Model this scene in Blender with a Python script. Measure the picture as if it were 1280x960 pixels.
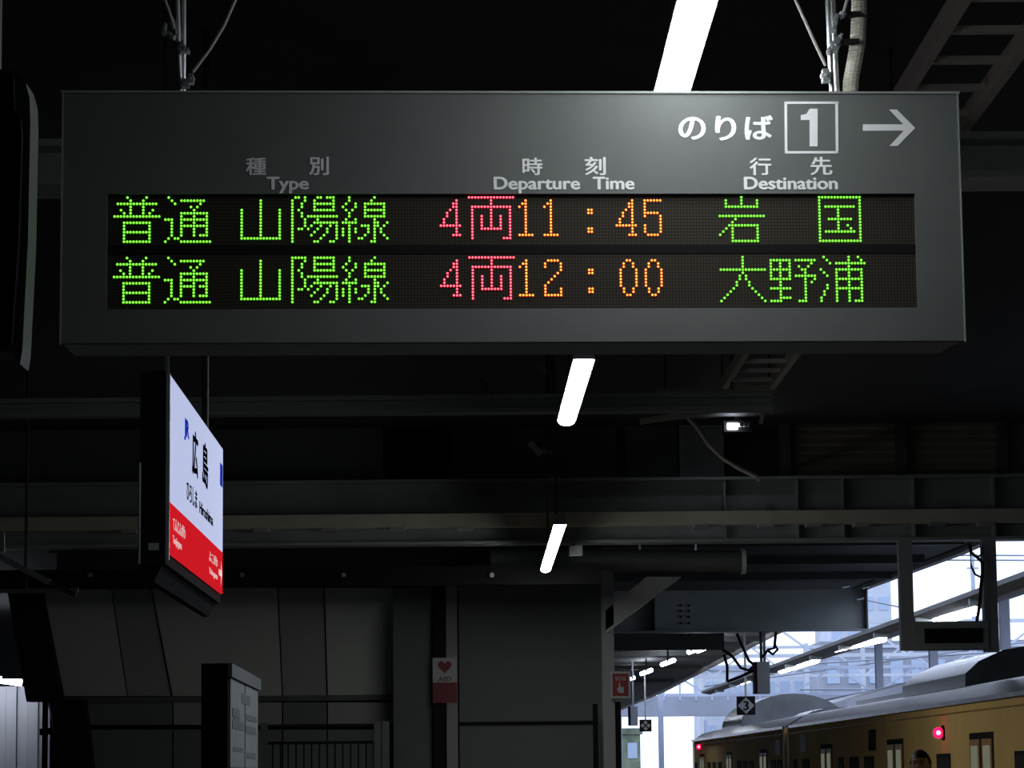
import bpy, bmesh, math, random
from math import sin, cos, tan, atan, pi, radians
from mathutils import Vector, Matrix
random.seed(4)
for o in list(bpy.data.objects): bpy.data.objects.remove(o)
scene = bpy.context.scene
col = scene.collection

# ------------------------------------------------------------------ camera
F = 3600.0                                   # focal length in pixels of a 1280 wide frame
YAW, PITCH, ROLL = atan(35/F), 0.1333, -0.0099
EYE = Vector((0, 0, 1.55))
fwd = Vector((sin(YAW)*cos(PITCH), cos(YAW)*cos(PITCH), sin(PITCH)))
r0 = Vector((cos(YAW), -sin(YAW), 0)); u0 = r0.cross(fwd)
RIGHT = r0*cos(ROLL) + u0*sin(ROLL); UP = -r0*sin(ROLL) + u0*cos(ROLL)
cd = bpy.data.cameras.new('camera'); cam = bpy.data.objects.new('camera', cd); col.objects.link(cam)
cd.sensor_width = 36; cd.lens = F/1280*36; cd.clip_start = .05; cd.clip_end = 2000
m = Matrix((RIGHT, UP, -fwd)).transposed().to_4x4(); m.translation = EYE; cam.matrix_world = m
scene.camera = cam

# ------------------------------------------------------------------ sky and exposure
w = bpy.data.worlds.new('overcast'); scene.world = w; w.use_nodes = True
bg = w.node_tree.nodes['Background']; bg.inputs[0].default_value = (.66, .76, 1, 1); bg.inputs[1].default_value = 2.0
vs = scene.view_settings
vs.view_transform = 'Standard'; vs.look = 'None'; vs.exposure = 0; vs.gamma = 1; vs.use_curve_mapping = False
LAMP_E = 33.0

# ------------------------------------------------------------------ measuring helpers
def ray(px, py): return fwd + RIGHT*((px-640)/F) - UP*((py-480)/F)
def at(px, py, Y):
    d = ray(px, py); return EYE + d*(Y/d.y)
def at_z(px, py, z):
    d = ray(px, py); return EYE + d*((z-EYE.z)/d.z)
def at_x(px, py, x):
    d = ray(px, py); return EYE + d*(x/d.x)

# ------------------------------------------------------------------ materials
M = {}
def mat(name, c, rough=.6, metal=0, emit=None, es=0, noise=0, nscale=3, spec=.4, bump=0):
    ma = bpy.data.materials.new(name); ma.use_nodes = True; nt = ma.node_tree
    b = nt.nodes['Principled BSDF']
    b.inputs['Base Color'].default_value = (*c, 1); b.inputs['Roughness'].default_value = rough
    b.inputs['Metallic'].default_value = metal; b.inputs['Specular IOR Level'].default_value = spec
    if emit: b.inputs['Emission Color'].default_value = (*emit, 1); b.inputs['Emission Strength'].default_value = es
    if noise or bump:
        tc = nt.nodes.new('ShaderNodeTexCoord'); n = nt.nodes.new('ShaderNodeTexNoise')
        n.inputs['Scale'].default_value = nscale; n.inputs['Detail'].default_value = 5
        nt.links.new(tc.outputs['Object'], n.inputs['Vector'])
        if noise:
            mr = nt.nodes.new('ShaderNodeMapRange')
            mr.inputs['From Min'].default_value = .3; mr.inputs['From Max'].default_value = .7
            mr.inputs['To Min'].default_value = 1-noise; mr.inputs['To Max'].default_value = 1+noise
            nt.links.new(n.outputs['Fac'], mr.inputs['Value'])
            vm = nt.nodes.new('ShaderNodeVectorMath'); vm.operation = 'SCALE'
            vm.inputs[0].default_value = c; nt.links.new(mr.outputs[0], vm.inputs['Scale'])
            nt.links.new(vm.outputs[0], b.inputs['Base Color'])
        if bump:
            bp = nt.nodes.new('ShaderNodeBump'); bp.inputs['Strength'].default_value = bump; bp.inputs['Distance'].default_value = .01
            nt.links.new(n.outputs['Fac'], bp.inputs['Height']); nt.links.new(bp.outputs[0], b.inputs['Normal'])
    M[name] = ma; return ma
mat('board_grey', (.125, .136, .13), .5, 0, noise=.05, nscale=6)
mat('board_under', (.12, .13, .14), .5, 0)
mat('print_white', (.86, .87, .88), .5)
mat('black', (.008, .008, .008), .8, spec=.15)
mat('dark_steel', (.075, .08, .075), .55, 0, noise=.25, nscale=2)
mat('girder_grey', (.27, .30, .285), .55, 0, noise=.2, nscale=1.5)
mat('girder_pale', (.48, .51, .49), .5, 0, noise=.15, nscale=2)
mat('girder_mid', (.42, .46, .44), .55, 0, noise=.15, nscale=1.5)
mat('post_grey', (.27, .28, .29), .5, 0, noise=.1, nscale=2)
mat('galvanised', (.55, .57, .58), .32, .85, noise=.1, nscale=30)
mat('conduit_cream', (.50, .48, .40), .6, 0, noise=.08, nscale=20)
mat('trunking', (.50, .48, .38), .6, 0, noise=.1, nscale=4)
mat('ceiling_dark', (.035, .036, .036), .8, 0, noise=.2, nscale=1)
mat('concrete', (.13, .13, .125), .85, 0, noise=.2, nscale=1.2, bump=.3)
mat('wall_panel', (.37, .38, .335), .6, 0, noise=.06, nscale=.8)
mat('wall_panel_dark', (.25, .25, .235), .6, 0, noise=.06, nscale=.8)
mat('wall_smooth', (.115, .125, .118), .6, 0, noise=.05, nscale=.6)
mat('brown_panel', (.30, .27, .21), .6, 0, noise=.1, nscale=3)
mat('wire_grey', (.35, .34, .31), .5, 0)
mat('lamp_tube', (1, 1, 1), .3, emit=(.93, .97, 1), es=LAMP_E)
mat('lamp_tube_far', (1, 1, 1), .3, emit=(.80, .86, 1), es=22)
mat('lamp_body', (.5, .52, .52), .4, 0)
mat('sign_white', (.5, .52, .56), .8, emit=(.56, .62, .90), es=.82, spec=0)
mat('sign_red', (.14, .003, .005), .9, emit=(.62, .010, .018), es=.95, spec=0)
mat('sign_black_print', (.005, .005, .01), .9, spec=0)
mat('sign_blue_print', (.01, .03, .35), .8, emit=(.01, .04, .55), es=.5, spec=0)
mat('sign_light_print', (.8, .8, .8), .5, emit=(.9, .62, .62), es=.6)
mat('red_paint', (.22, .012, .02), .5)
mat('aed_white', (.30, .30, .28), .5)
mat('dark_red', (.12, .01, .015), .5)
mat('paper', (.36, .39, .40), .6, 0, noise=.12, nscale=9)
mat('print_grey', (.22, .24, .27), .7)
mat('train_orange', (.80, .53, .19), .75, 0, noise=.12, nscale=1, spec=.06)
mat('train_seam', (.40, .20, .03), .5)
mat('train_roof', (.20, .205, .22), .30, .5, noise=.3, nscale=3, bump=.2)
mat('train_roof_unit', (.26, .27, .29), .22, .7, noise=.2, nscale=2)
mat('train_glass', (.035, .04, .03), .7, 0, spec=.05)
mat('door_window', (.05, .06, .06), .6, emit=(.5, .52, .36), es=.22)
mat('train_black', (.02, .02, .02), .85, spec=.08)
mat('red_lamp', (.5, .02, .03), .5, emit=(1, .004, .07), es=3)
mat('red_lamp_core', (1, .6, .6), .3, emit=(1, .25, .35), es=4)
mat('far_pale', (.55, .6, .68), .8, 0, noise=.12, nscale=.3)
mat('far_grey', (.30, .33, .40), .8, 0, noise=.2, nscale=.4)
mat('far_blue', (.46, .52, .66), .7, 0, noise=.2, nscale=.6)  # bluish haze put into the colour of distant steelwork
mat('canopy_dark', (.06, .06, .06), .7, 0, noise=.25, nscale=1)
mat('green_bank', (.16, .2, .14), .9, 0, noise=.5, nscale=.7)
mat('glass_far', (.4, .5, .65), .15)
mat('ballast', (.12, .11, .10), .95, 0, noise=.5, nscale=9, bump=.6)
mat('rail_steel', (.3, .25, .22), .4, .8)
mat('lit_wall', (.62, .62, .66), .6)
mat('skin', (.5, .27, .18), .55)
mat('hair', (.012, .010, .010), .5)
mat('coat', (.02, .022, .03), .8)
mat('trousers', (.03, .03, .035), .85)
def led(name, edge, core, s, sc):
    for n, c, k in ((name, edge, s), (name+'_core', core, sc)):
        mm = mat(n, (.02, .02, .02), .4, emit=c, es=k)
        mm.cycles.emission_sampling = 'NONE'
led('led_green', (.12, .78, .006), (.26, 1.0, .075), .75, 1.7)
led('led_red', (1, .002, .035), (1, .14, .20), 1.0, 2.6)
led('led_amber', (1, .055, .001), (1, .42, .06), 1.1, 2.4)

# ------------------------------------------------------------------ mesh builder
class MB:
    def __init__(s): s.v = []; s.f = []; s.mi = []; s.cur = 0
    def poly(s, pts, faces):
        n = len(s.v); s.v += [Vector(p) for p in pts]
        for f in faces: s.f.append([n+i for i in f]); s.mi.append(s.cur)
        return s
    def hexa(s, p): return s.poly(p, [(0,3,2,1),(4,5,6,7),(0,1,5,4),(1,2,6,5),(2,3,7,6),(3,0,4,7)])
    def box(s, a, b):
        x0,y0,z0 = [min(a[i], b[i]) for i in range(3)]; x1,y1,z1 = [max(a[i], b[i]) for i in range(3)]
        return s.hexa([(x0,y0,z0),(x1,y0,z0),(x1,y1,z0),(x0,y1,z0),(x0,y0,z1),(x1,y0,z1),(x1,y1,z1),(x0,y1,z1)])
    def bevbox(s, a, b, r):
        # box with its four vertical-in-XZ corners chamfered (extruded along Y)
        x0,y0,z0 = a; x1,y1,z1 = b
        ring = [(x0+r,z0),(x1-r,z0),(x1,z0+r),(x1,z1-r),(x1-r,z1),(x0+r,z1),(x0,z1-r),(x0,z0+r)]
        return s.prism(ring, y0, y1, 'y')
    def prism(s, ring, a, b, axis):
        n = len(ring)
        def P(u, v, w):
            return (w,u,v) if axis == 'x' else (u,w,v) if axis == 'y' else (u,v,w)
        pts = [P(u, v, a) for u, v in ring] + [P(u, v, b) for u, v in ring]
        fs = [tuple(range(n))[::-1], tuple(range(n, 2*n))] + [(i, (i+1) % n, n+(i+1) % n, n+i) for i in range(n)]
        return s.poly(pts, fs)
    def slab(s, p, d):
        # a quad of four points given a thickness vector d
        d = Vector(d); q = [Vector(x) for x in p]
        return s.hexa(q + [x+d for x in q])
    def tube(s, pts, r, n=8, r2=None, cap=True):
        pts = [Vector(p) for p in pts]; rings = []
        k = len(pts)
        for i, p in enumerate(pts):
            t = (pts[min(i+1, k-1)] - pts[max(i-1, 0)]).normalized()
            a = t.cross(Vector((0,0,1)))
            if a.length < .05: a = t.cross(Vector((1,0,0)))
            a.normalize(); b = t.cross(a)
            rr = r if r2 is None else r + (r2-r)*i/(k-1)
            rings.append([p + a*rr*cos(2*pi*j/n) + b*rr*sin(2*pi*j/n) for j in range(n)])
        base = [x for rg in rings for x in rg]
        fs = [(i*n+j, i*n+(j+1) % n, (i+1)*n+(j+1) % n, (i+1)*n+j) for i in range(k-1) for j in range(n)]
        if cap: fs += [tuple(range(n))[::-1], tuple(range((k-1)*n, k*n))]
        return s.poly(base, fs)
    def bar(s, a, b, wx, wz=None):
        # rectangular bar from a to b
        a = Vector(a); b = Vector(b); t = (b-a).normalized(); wz = wz or wx
        side = t.cross(Vector((0,0,1)))
        if side.length < .05: side = Vector((1,0,0))
        side.normalize(); up = side.cross(t).normalized()
        s1 = side*wx/2; u1 = up*wz/2
        return s.hexa([a-s1-u1, a+s1-u1, a+s1+u1, a-s1+u1, b-s1-u1, b+s1-u1, b+s1+u1, b-s1+u1])
    def build(s, name, mats, parent=None, loc=None, smooth=False, mirror=None):
        me = bpy.data.meshes.new(name)
        L = Vector(loc) if loc is not None else (parent_world(parent) if parent else Vector((0,0,0)))
        me.from_pydata([v - L for v in s.v], [], s.f)
        for x in (mats if isinstance(mats, (list, tuple)) else [mats]): me.materials.append(M[x])
        for i, p in enumerate(me.polygons):
            p.material_index = s.mi[i]
            if smooth: p.use_smooth = True
        bm = bmesh.new(); bm.from_mesh(me); bmesh.ops.recalc_face_normals(bm, faces=bm.faces); bm.to_mesh(me); bm.free()
        if smooth:
            try: me.set_sharp_from_angle(angle=radians(40))
            except Exception: pass
        o = bpy.data.objects.new(name, me); col.objects.link(o)
        if parent: o.parent = parent
        elif loc is not None: o.location = L
        return o
def parent_world(p):
    if p.get('_local'): return Vector((0,0,0))
    L = Vector((0,0,0))
    while p: L += p.location; p = p.parent
    return L
def tag(o, label, cat, group=None):
    o['label'] = label; o['category'] = cat
    if group: o['group'] = group
    return o
def thing(name, label, cat, loc, group=None, rz=0):
    o = bpy.data.objects.new(name, None); col.objects.link(o); o.location = loc; o.rotation_euler.z = rz
    o.empty_display_size = .1
    return tag(o, label, cat, group)
def struct(name, mb, m, loc=None):
    o = mb.build(name, m, None, loc); o['kind'] = 'structure'; return o
def copy_tree(o, parent=None):
    c = o.copy(); col.objects.link(c); c.parent = parent
    for ch in list(o.children): copy_tree(ch, c)
    return c

# lettering as a real mesh, fitted to a rectangle of a local plane
def text_mesh(s, bold=0.0, font_space=1.0):
    cu = bpy.data.curves.new('t', 'FONT'); cu.body = s; cu.size = 1; cu.offset = bold; cu.extrude = .004
    cu.space_character = font_space; cu.resolution_u = 4
    o = bpy.data.objects.new('t', cu); col.objects.link(o)
    dg = bpy.context.evaluated_depsgraph_get(); dg.update()
    me = bpy.data.meshes.new_from_object(o.evaluated_get(dg))
    bpy.data.objects.remove(o); bpy.data.curves.remove(cu)
    return me
def lettering(name, s, origin, ux, uz, x0, x1, z0, z1, mname, parent, bold=.0, depth=.001, out=None, space=1.0):
    """fit the text to [x0,x1] x [z0,z1] along unit axes ux, uz from origin (parent's local frame)"""
    me = text_mesh(s, 0, space)
    if bold:
        bm = bmesh.new()
        for k_, (dx_, dy_) in enumerate(((0, 0), (bold, 0), (-bold, 0), (0, bold*.6), (0, -bold*.6))):
            n_ = len(bm.verts); bm.from_mesh(me); bm.verts.ensure_lookup_table()
            for v_ in bm.verts[n_:]: v_.co.x += dx_; v_.co.y += dy_; v_.co.z += (.0006*k_ if v_.co.z > 0 else 0)
        bm.to_mesh(me); bm.free()
    xs = [v.co.x for v in me.vertices]; ys = [v.co.y for v in me.vertices]
    a, b, c, d = min(xs), max(xs), min(ys), max(ys)
    out = Vector(out) if out else Vector((0,-1,0))
    for v in me.vertices:
        u = x0 + (v.co.x-a)/(b-a)*(x1-x0); t = z0 + (v.co.y-c)/(d-c)*(z1-z0)
        v.co = Vector(origin) + Vector(ux)*u + Vector(uz)*t + out*(depth*(.8+v.co.z*50) if v.co.z > 0 else 0)
    me.materials.clear(); me.materials.append(M[mname])
    me.name = name
    o = bpy.data.objects.new(name, me); col.objects.link(o); o.parent = parent
    return o

# ================================================================== STRUCTURE
FLOOR = 0.0; CEIL = 5.05
struct('floor', MB().box((-14, -8, -.3), (4.3, 140, 0)), 'concrete')
struct('trim_1', MB().box((4.3, -8, -1.4), (12.3, 200, -1.25)), 'ballast')
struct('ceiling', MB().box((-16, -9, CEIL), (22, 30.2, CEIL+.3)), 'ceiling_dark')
struct('wall_back', MB().box((-16, -9.3, -1.4), (22, -9, CEIL)), 'wall_smooth')  # unseen, added behind the camera so the platform stays dark
struct('wall_left', MB().box((-14.3, -9, -1.4), (-14, 140, CEIL)), 'wall_smooth')  # unseen, run on past the concourse to stop sky light from the left
struct('wall_front', MB().box((-14, 29.75, 1.55+2.9), (20, 29.95, CEIL)), 'ceiling_dark')  # dark backing added to cover the sky in the cladding gaps
struct('wall_right', MB().box((20, -9, -1.4), (20.3, 30, CEIL)), 'wall_smooth')  # unseen, added to keep sky light off the platform
struct('trim_2', MB().box((12.3, -8, -1.4), (20, 140, 0)), 'concrete')          # the far platform

# ceiling beams, each its own thing
def girder(name, label, y, ztop, zbot, x0, x1, m, stiff=(), t=.02, fl=.3):
    r = thing(name, label, 'girder', ((x0+x1)/2, y, zbot))
    MB().box((x0, y-t/2, zbot+.03), (x1, y+t/2, ztop-.03)).build('web', m, r)
    MB().box((x0, y-fl/2, zbot), (x1, y+fl/2, zbot+.03)).build('flange', m, r)
    MB().box((x0, y-fl/2, ztop-.03), (x1, y+fl/2, ztop)).build('flange', m, r)
    for sx in stiff: MB().box((sx-.012, y-fl/2+.02, zbot+.03), (sx+.012, y-t/2, ztop-.03)).build('stiffener', m, r)
    return r
a = at(640, 235, 11.7)
girder('roof_beam', 'dark steel roof beam directly behind the departure board, nearest of the beams', 11.7, a.z+.19, a.z, -8, 12, 'girder_pale')
a = at(640, 517, 18.9)
girder('roof_beam', 'thin dark roof beam crossing below the board behind the middle lamp', 18.9, a.z+.12, a.z, -9, at(965, 517, 18.9).x, 'girder_grey', fl=.14)
a = at(640, 681, 29.2); b_ = at(640, 600, 29.2)
G = girder('riveted_girder', 'deep grey plate girder with stiffeners across the end of the concourse', 29.2, b_.z, a.z, -13.9, 19.9, 'girder_grey',
           [at(x, 640, 29.2).x for x in (905, 995, 1052, 1140, 1240)])
# cable trunking along the girder
zc = at(640, 649, 28.9).z
tr = thing('cable_trunking', 'long pale cable trunking clipped along the deep girder', 'trunking', (0, 28.9, zc-.075))
MB().box((-13.8, 28.86, zc-.075), (19.8, 29.04, zc+.06)).build('channel', 'trunking', tr)
for x in (165, 240, 330, 415, 500, 585, 880, 960, 1020, 1080, 1175, 1235):
    xx = at(x, 655, 28.9).x
    MB().box((xx-.1, 28.84, zc-.105), (xx+.05, 29.04, zc-.075)).build('clip', 'galvanised' if x in (880, 1175) else 'wire_grey', tr)
# upper dark cladding over the girder and the brown panels
clad = thing('upper_cladding', 'row of dull brown wall panels over the deep girder at upper right', 'cladding', (at(1120, 600, 29.5).x, 29.5, b_.z))
for x0, x1, y0, y1, mm in ((992, 1122, 487, 598, 'brown_panel'), (1128, 1248, 484, 598, 'brown_panel'), (1254, 1400, 480, 598, 'brown_panel'),
                       (782, 846, 520, 598, 'dark_steel'), (850, 904, 520, 598, 'girder_grey'), (-40, 478, 520, 600, 'wall_smooth'), (484, 560, 532, 600, 'black'),(566, 770, 520, 600, 'dark_steel')):
    p0 = at(x0, y1, 29.4); p1 = at(x1, y0, 29.4)
    if mm == 'brown_panel':
        for k in range(11):
            zz = b_.z+.04+k*.082
            if zz+.03 < p1.z: MB().hexa([(p0.x, 29.36, zz), (p1.x, 29.36, zz), (p1.x, 29.41, zz), (p0.x, 29.41, zz), (p0.x, 29.39, zz+.05), (p1.x, 29.39, zz+.05), (p1.x, 29.41, zz+.05), (p0.x, 29.41, zz+.05)]).build('slat', mm, clad)
    MB().box((p0.x, 29.4, b_.z), (p1.x, 29.46, p1.z)).build('panel', mm, clad)
for x in (1125, 1251, 980): 
    xx = at(x, 540, 29.35).x
    MB().box((xx-.05, 29.25, b_.z), (xx+.05, 29.45, CEIL)).build('post', 'dark_steel', clad)

# black channel with bolts below the girder, and its big pipe
z0, z1 = at(400, 733, 29.6).z, at(400, 709, 29.6).z
ch = thing('steel_channel', 'black steel channel with shiny bolts over the pale wall panels', 'channel', (at(300, 733, 29.6).x, 29.6, z0))
MB().box((-9, 29.6, z0), (at(752, 730, 29.6).x, 29.75, z1)).build('channel', 'black', ch)
for x in (113, 303, 430, 615):
    p = at(x, 719, 29.6)
    MB().tube([(p.x, 29.6, p.z), (p.x, 29.55, p.z)], .024, 8).build('bolt', 'galvanised', ch)
p0, p1 = at(756, 698, 30.2), at(930, 702, 30.2)
pp = thing('drain_pipe', 'thick dark horizontal pipe with a bright end cap under the girder', 'pipe', (p1.x-.5, 30.2, p1.z-.11))
MB().tube([(p0.x-1.2, 30.2, p0.z), (p1.x, 30.2, p1.z)], .115, 14).build('pipe', 'dark_steel', pp, smooth=True)
MB().tube([(p1.x-.03, 30.2, p1.z), (p1.x+.015, 30.2, p1.z)], .135, 14).build('end_cap', 'girder_pale', pp, smooth=True)
for x in (800, 870):
    q = at(x, 700, 30.2); MB().tube([(q.x, 30.2, q.z+.1), (q.x, 30.2, 1.55+2.62)], .012, 6).build('hanger', 'galvanised', pp)

# ---- pale panelled wall left of the opening (side of the stair)
YW = 31.5
def wx(px, py=840, Y=YW): return at(px, py, Y).x
wl = thing('panelled_wall', 'wall of large pale grey panels at the lower left', 'wall', (wx(300), YW, 0))
def wpoly(pts, mm, name='panel', y=YW, t=.05):
    q = [at(x, yy, y) for x, yy in pts]
    o = MB().poly([(p.x, y, p.z) for p in q] + [(p.x, y+t, p.z) for p in q],
        [tuple(range(len(q))), tuple(range(len(q), 2*len(q)))[::-1]] + [(i, (i+1) % len(q), len(q)+(i+1) % len(q), len(q)+i) for i in range(len(q))])
    return o.build(name, mm, wl)
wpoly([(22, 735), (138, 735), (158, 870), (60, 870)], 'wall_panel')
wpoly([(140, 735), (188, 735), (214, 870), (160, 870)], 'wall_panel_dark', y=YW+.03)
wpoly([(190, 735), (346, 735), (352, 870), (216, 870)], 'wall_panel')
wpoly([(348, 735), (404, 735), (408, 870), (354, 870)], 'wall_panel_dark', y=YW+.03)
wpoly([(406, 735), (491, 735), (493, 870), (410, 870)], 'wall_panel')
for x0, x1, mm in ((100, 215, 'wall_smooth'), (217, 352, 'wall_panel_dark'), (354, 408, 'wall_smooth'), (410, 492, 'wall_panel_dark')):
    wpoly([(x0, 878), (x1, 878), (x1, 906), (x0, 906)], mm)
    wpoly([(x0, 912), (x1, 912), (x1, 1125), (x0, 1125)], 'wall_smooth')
MB().box((wx(75), YW-.02, at(300, 877, YW).z), (wx(492), YW+.05, at(300, 870, YW).z)).build('ledge', 'dark_steel', wl)
rw = thing('service_cabin_wall', 'plain dark grey cabin wall beside the platform column', 'wall', (wx(655), YW, 0))
MB().box((wx(574), YW-.05, 0), (wx(752), YW+.05, at(640, 728, YW).z)).build('panel', 'wall_smooth', rw)
MB().box((wx(558), YW-.07, 0), (wx(572), YW+.05, at(640, 728, YW).z)).build('corner_trim', 'wall_panel_dark', rw)
MB().box((wx(574), YW-.09, at(660, 905, YW).z), (wx(746), YW-.05, at(660, 902, YW).z)).build('rail', 'black', rw)
# dark backing behind the panels
bk = MB().box((-13.9, YW+.3, 0), (wx(758), YW+.5, CEIL)); struct('wall_far', bk, 'wall_smooth') if False else None
bw = struct('wall_end', MB().box((wx(64), YW+.3, 0), (wx(756), YW+.5, 1.55+2.6)), 'ceiling_dark')
# wide dark column and raking strut
c = thing('platform_column', 'wide black steel column between the pale panels and the dark cabin wall', 'column', (wx(522), 31.2, 0))
MB().box((wx(492, 840, 31.2), 31.1, 0), (wx(541, 840, 31.2), 31.35, at(520, 735, 31.2).z)).build('shaft', 'dark_steel', c)
MB().box((wx(542, 840, 31.2), 31.0, 0), (wx(556, 840, 31.2), 31.35, at(520, 735, 31.2).z)).build('cover_strip', 'black', c)
p0, p1 = at(22, 715, 30.9), at(118, 975, 30.9)
st = thing('raking_strut', 'wide black strut leaning down to the right at the far lower left', 'strut', (p1.x, 30.9, p1.z))
dx = wx(70)-wx(0)
MB().slab([at(5, 715, 30.9), at(46, 715, 30.9), at(78, 877, 30.9), at(33, 877, 30.9)], (0, .25, 0)).build('upper_plate', 'black', st)
q = [at(62, 874, 30.85), at(105, 874, 30.85), at(140, 1060, 30.85), at(100, 1060, 30.85)]; q[2].z = q[3].z = 0
MB().slab(q, (0, .25, 0)).build('lower_leg', 'black', st)

# lit waiting room wall at the far left
YL = 46
lw = thing('corrugated_wall', 'whitish ribbed wall lit by a tube lamp at the lower left corner', 'wall', (at(20, 950, YL).x, YL, 0))
for i in range(9):
    x0 = at(-60+i*13.5, 950, YL).x; x1 = at(-60+i*13.5+12.6, 950, YL).x
    MB().box((x0, YL-(.05 if i % 2 else 0), 0), (x1, YL+.1, at(20, 858, YL).z)).build('rib_panel', 'lit_wall', lw)
p0, p1 = at(-70, 840, YL-.9), at(27, 853.5, YL-.9)
lf = thing('tube_lamp', 'white tube lamp over the whitish ribbed wall at the left edge', 'lamp', (p1.x, YL-.9, p1.z))
MB().tube([p0, p1], .055, 10).build('tube', 'lamp_tube_far', lf, smooth=True)
MB().box((p1.x-.3, YL-.95, p1.z+.055), (p1.x+.02, YL+.1, p1.z+.11)).build('bracket', 'dark_steel', lf)
fr = thing('dark_gate', 'black gate frame with a leaning grey bar in the lower left corner', 'gate', (at(75, 960, 44).x, 44, 0))
for x in (56, 66): 
    xx = at(x, 900, 44).x; MB().box((xx-.04, 44, 0), (xx+.04, 44.08, at(x, 868, 44).z)).build('post', 'black', fr)
MB().bar(at(62, 872, 43.9), at(80, 965, 43.9), .07).build('bar', 'girder_pale', fr)
MB().bar(at(50, 915, 44), at(78, 913, 44), .1).build('rail', 'black', fr)

# ---- right side of the opening
YC = 31.0
c2 = thing('steel_column', 'grey steel column at the left edge of the bright opening', 'column', (at(762, 900, YC).x, YC, 0))
x0, x1 = at(754, 900, YC).x, at(769, 900, YC).x
MB().box((x0, YC, 0), (x1, YC+.03, a.z)).build('flange', 'post_grey', c2)
MB().box((x0, YC+.22, 0), (x1, YC+.25, a.z)).build('flange', 'girder_grey', c2)
MB().box((x0+.05, YC+.03, 0), (x0+.07, YC+.22, a.z)).build('web', 'girder_grey', c2)
MB().tube([at(744, 880, YC-.1), (at(744, 880, YC-.1).x, YC-.1, 0)], .028, 8).build('drain_pipe', 'black', c2)
MB().tube([(x1+.02, YC+.1, at(768, 877, YC).z), (x1+.02, YC+.1, 0)], .05, 10).build('sleeve', 'black', c2)
br = c2
MB().slab([at(757, 790, YC), at(757, 763, YC), at(808, 721, YC), at(852, 721, YC)], (0, .16, 0)).build('diagonal_brace', 'girder_pale', br)
MB().slab([at(757, 792, YC-.03), at(757, 788, YC-.03), at(848, 721, YC-.03), at(852, 721, YC-.03)], (0, .22, 0)).build('brace_flange', 'girder_pale', br)

# near canopy running away on the left of the opening
ZN = 1.55+2.62
E_pts = [at_z(x, y, ZN) for x, y in ((1205, 684), (1085, 729), (1000, 773), (905, 822), (830, 862), (766, 890))]
cn = thing('platform_canopy', 'dark canopy roof of this platform receding behind the girder', 'canopy', (1.5, 34, ZN))
mb = MB()
for i in range(len(E_pts)-1):
    p, q = E_pts[i], E_pts[i+1]
    mb.slab([(-14, p.y, ZN), (p.x, p.y, ZN), (q.x, q.y, ZN), (-14, q.y, ZN)], (0,0,.12))  # left part widened out of view to shut out the sky
mb.slab([(-14, 30, ZN), (E_pts[0].x, 30, ZN), (E_pts[0].x, E_pts[0].y, ZN), (-14, E_pts[0].y, ZN)], (0,0,.12))
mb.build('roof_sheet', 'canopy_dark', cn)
mb = MB().tube([p + Vector((0,0,-.02)) for p in [Vector((E_pts[0].x, 30, ZN))]+E_pts], .07, 8); mb.build('gutter', 'wire_grey', cn)
for k, yy in enumerate((33, 36, 39, 43, 47, 52, 58, 65, 74, 85)):
    MB().box((-5, yy, ZN-.1), (5.5, yy+.08, ZN)).build('purlin', 'dark_steel', cn)
y2 = E_pts[1].y
xs0, xs1 = at(768, 760, y2-.3).x, at(1085, 760, y2-.3).x
zt, zm, zb = ZN-.1, at(930, 788, y2-.3).z, at(930, 811, y2-.3).z
cg = thing('canopy_girder', 'riveted grey cross girder under the platform canopy beside the opening', 'girder', (xs1-1, y2-.3, zm))
MB().box((xs0-3, y2-.31, zm), (xs1, y2-.29, zt)).build('web', 'girder_mid', cg)
MB().box((xs0-3, y2-.45, zm-.02), (xs1, y2-.15, zm)).build('flange', 'girder_mid', cg)
MB().box((xs0-3, y2-.05, zb), (at(905, 800, y2).x, y2, zm-.02)).build('lower_web', 'dark_steel', cg)
for x in (818, 1085-2):
    xx = at(x, 760, y2-.3).x; MB().box((xx-.02, y2-.42, zm), (xx, y2-.31, zt)).build('stiffener', 'dark_steel', cg)
for x in (851, 861):
    for y in (757, 764, 771, 779, 794):
        q = at(x, y, y2-.31); MB().tube([(q.x, y2-.31, q.z), (q.x, y2-.33, q.z)], .018, 6).build('rivet', 'black', cg)
for x, y in ((1053, 734), (1078, 735), (1071, 749)):
    q = at(x, y, y2-.4); MB().tube([q, q+Vector((.1, 0, .02))], .02, 6).build('bolt', 'galvanised', cg)

# lamps beneath this platform's canopy, far away
for i, (x, y, hw, lab) in enumerate(((876, 812, 5, 'rightmost tiny tube lamp under the near canopy'), (864, 814, 3.5, 'faint tiny lamp left of the rightmost under the near canopy'),
        (835, 828, 9, 'largest small tube lamp under the near canopy'), (808, 840, 7.5, 'small tube lamp under the near canopy above the crossed plate'), (790, 848, 2.5, 'tiny lamp glint just right of the red emergency sign'))):
    p = at_z(x, y, 1.55+2.3)
    d = .0
    t = thing('canopy_lamp', lab, 'lamp', p, 'lamps under the near canopy')
    MB().tube([at(x-hw*.8, y+hw*.3, p.y+2), at(x+hw*.8, y-hw*.3, p.y)], .05, 8).build('tube', 'lamp_tube_far', t)
    MB().box((p.x-.02, p.y, p.z), (p.x+.02, p.y+.04, ZN)).build('hanger', 'dark_steel', t)

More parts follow.
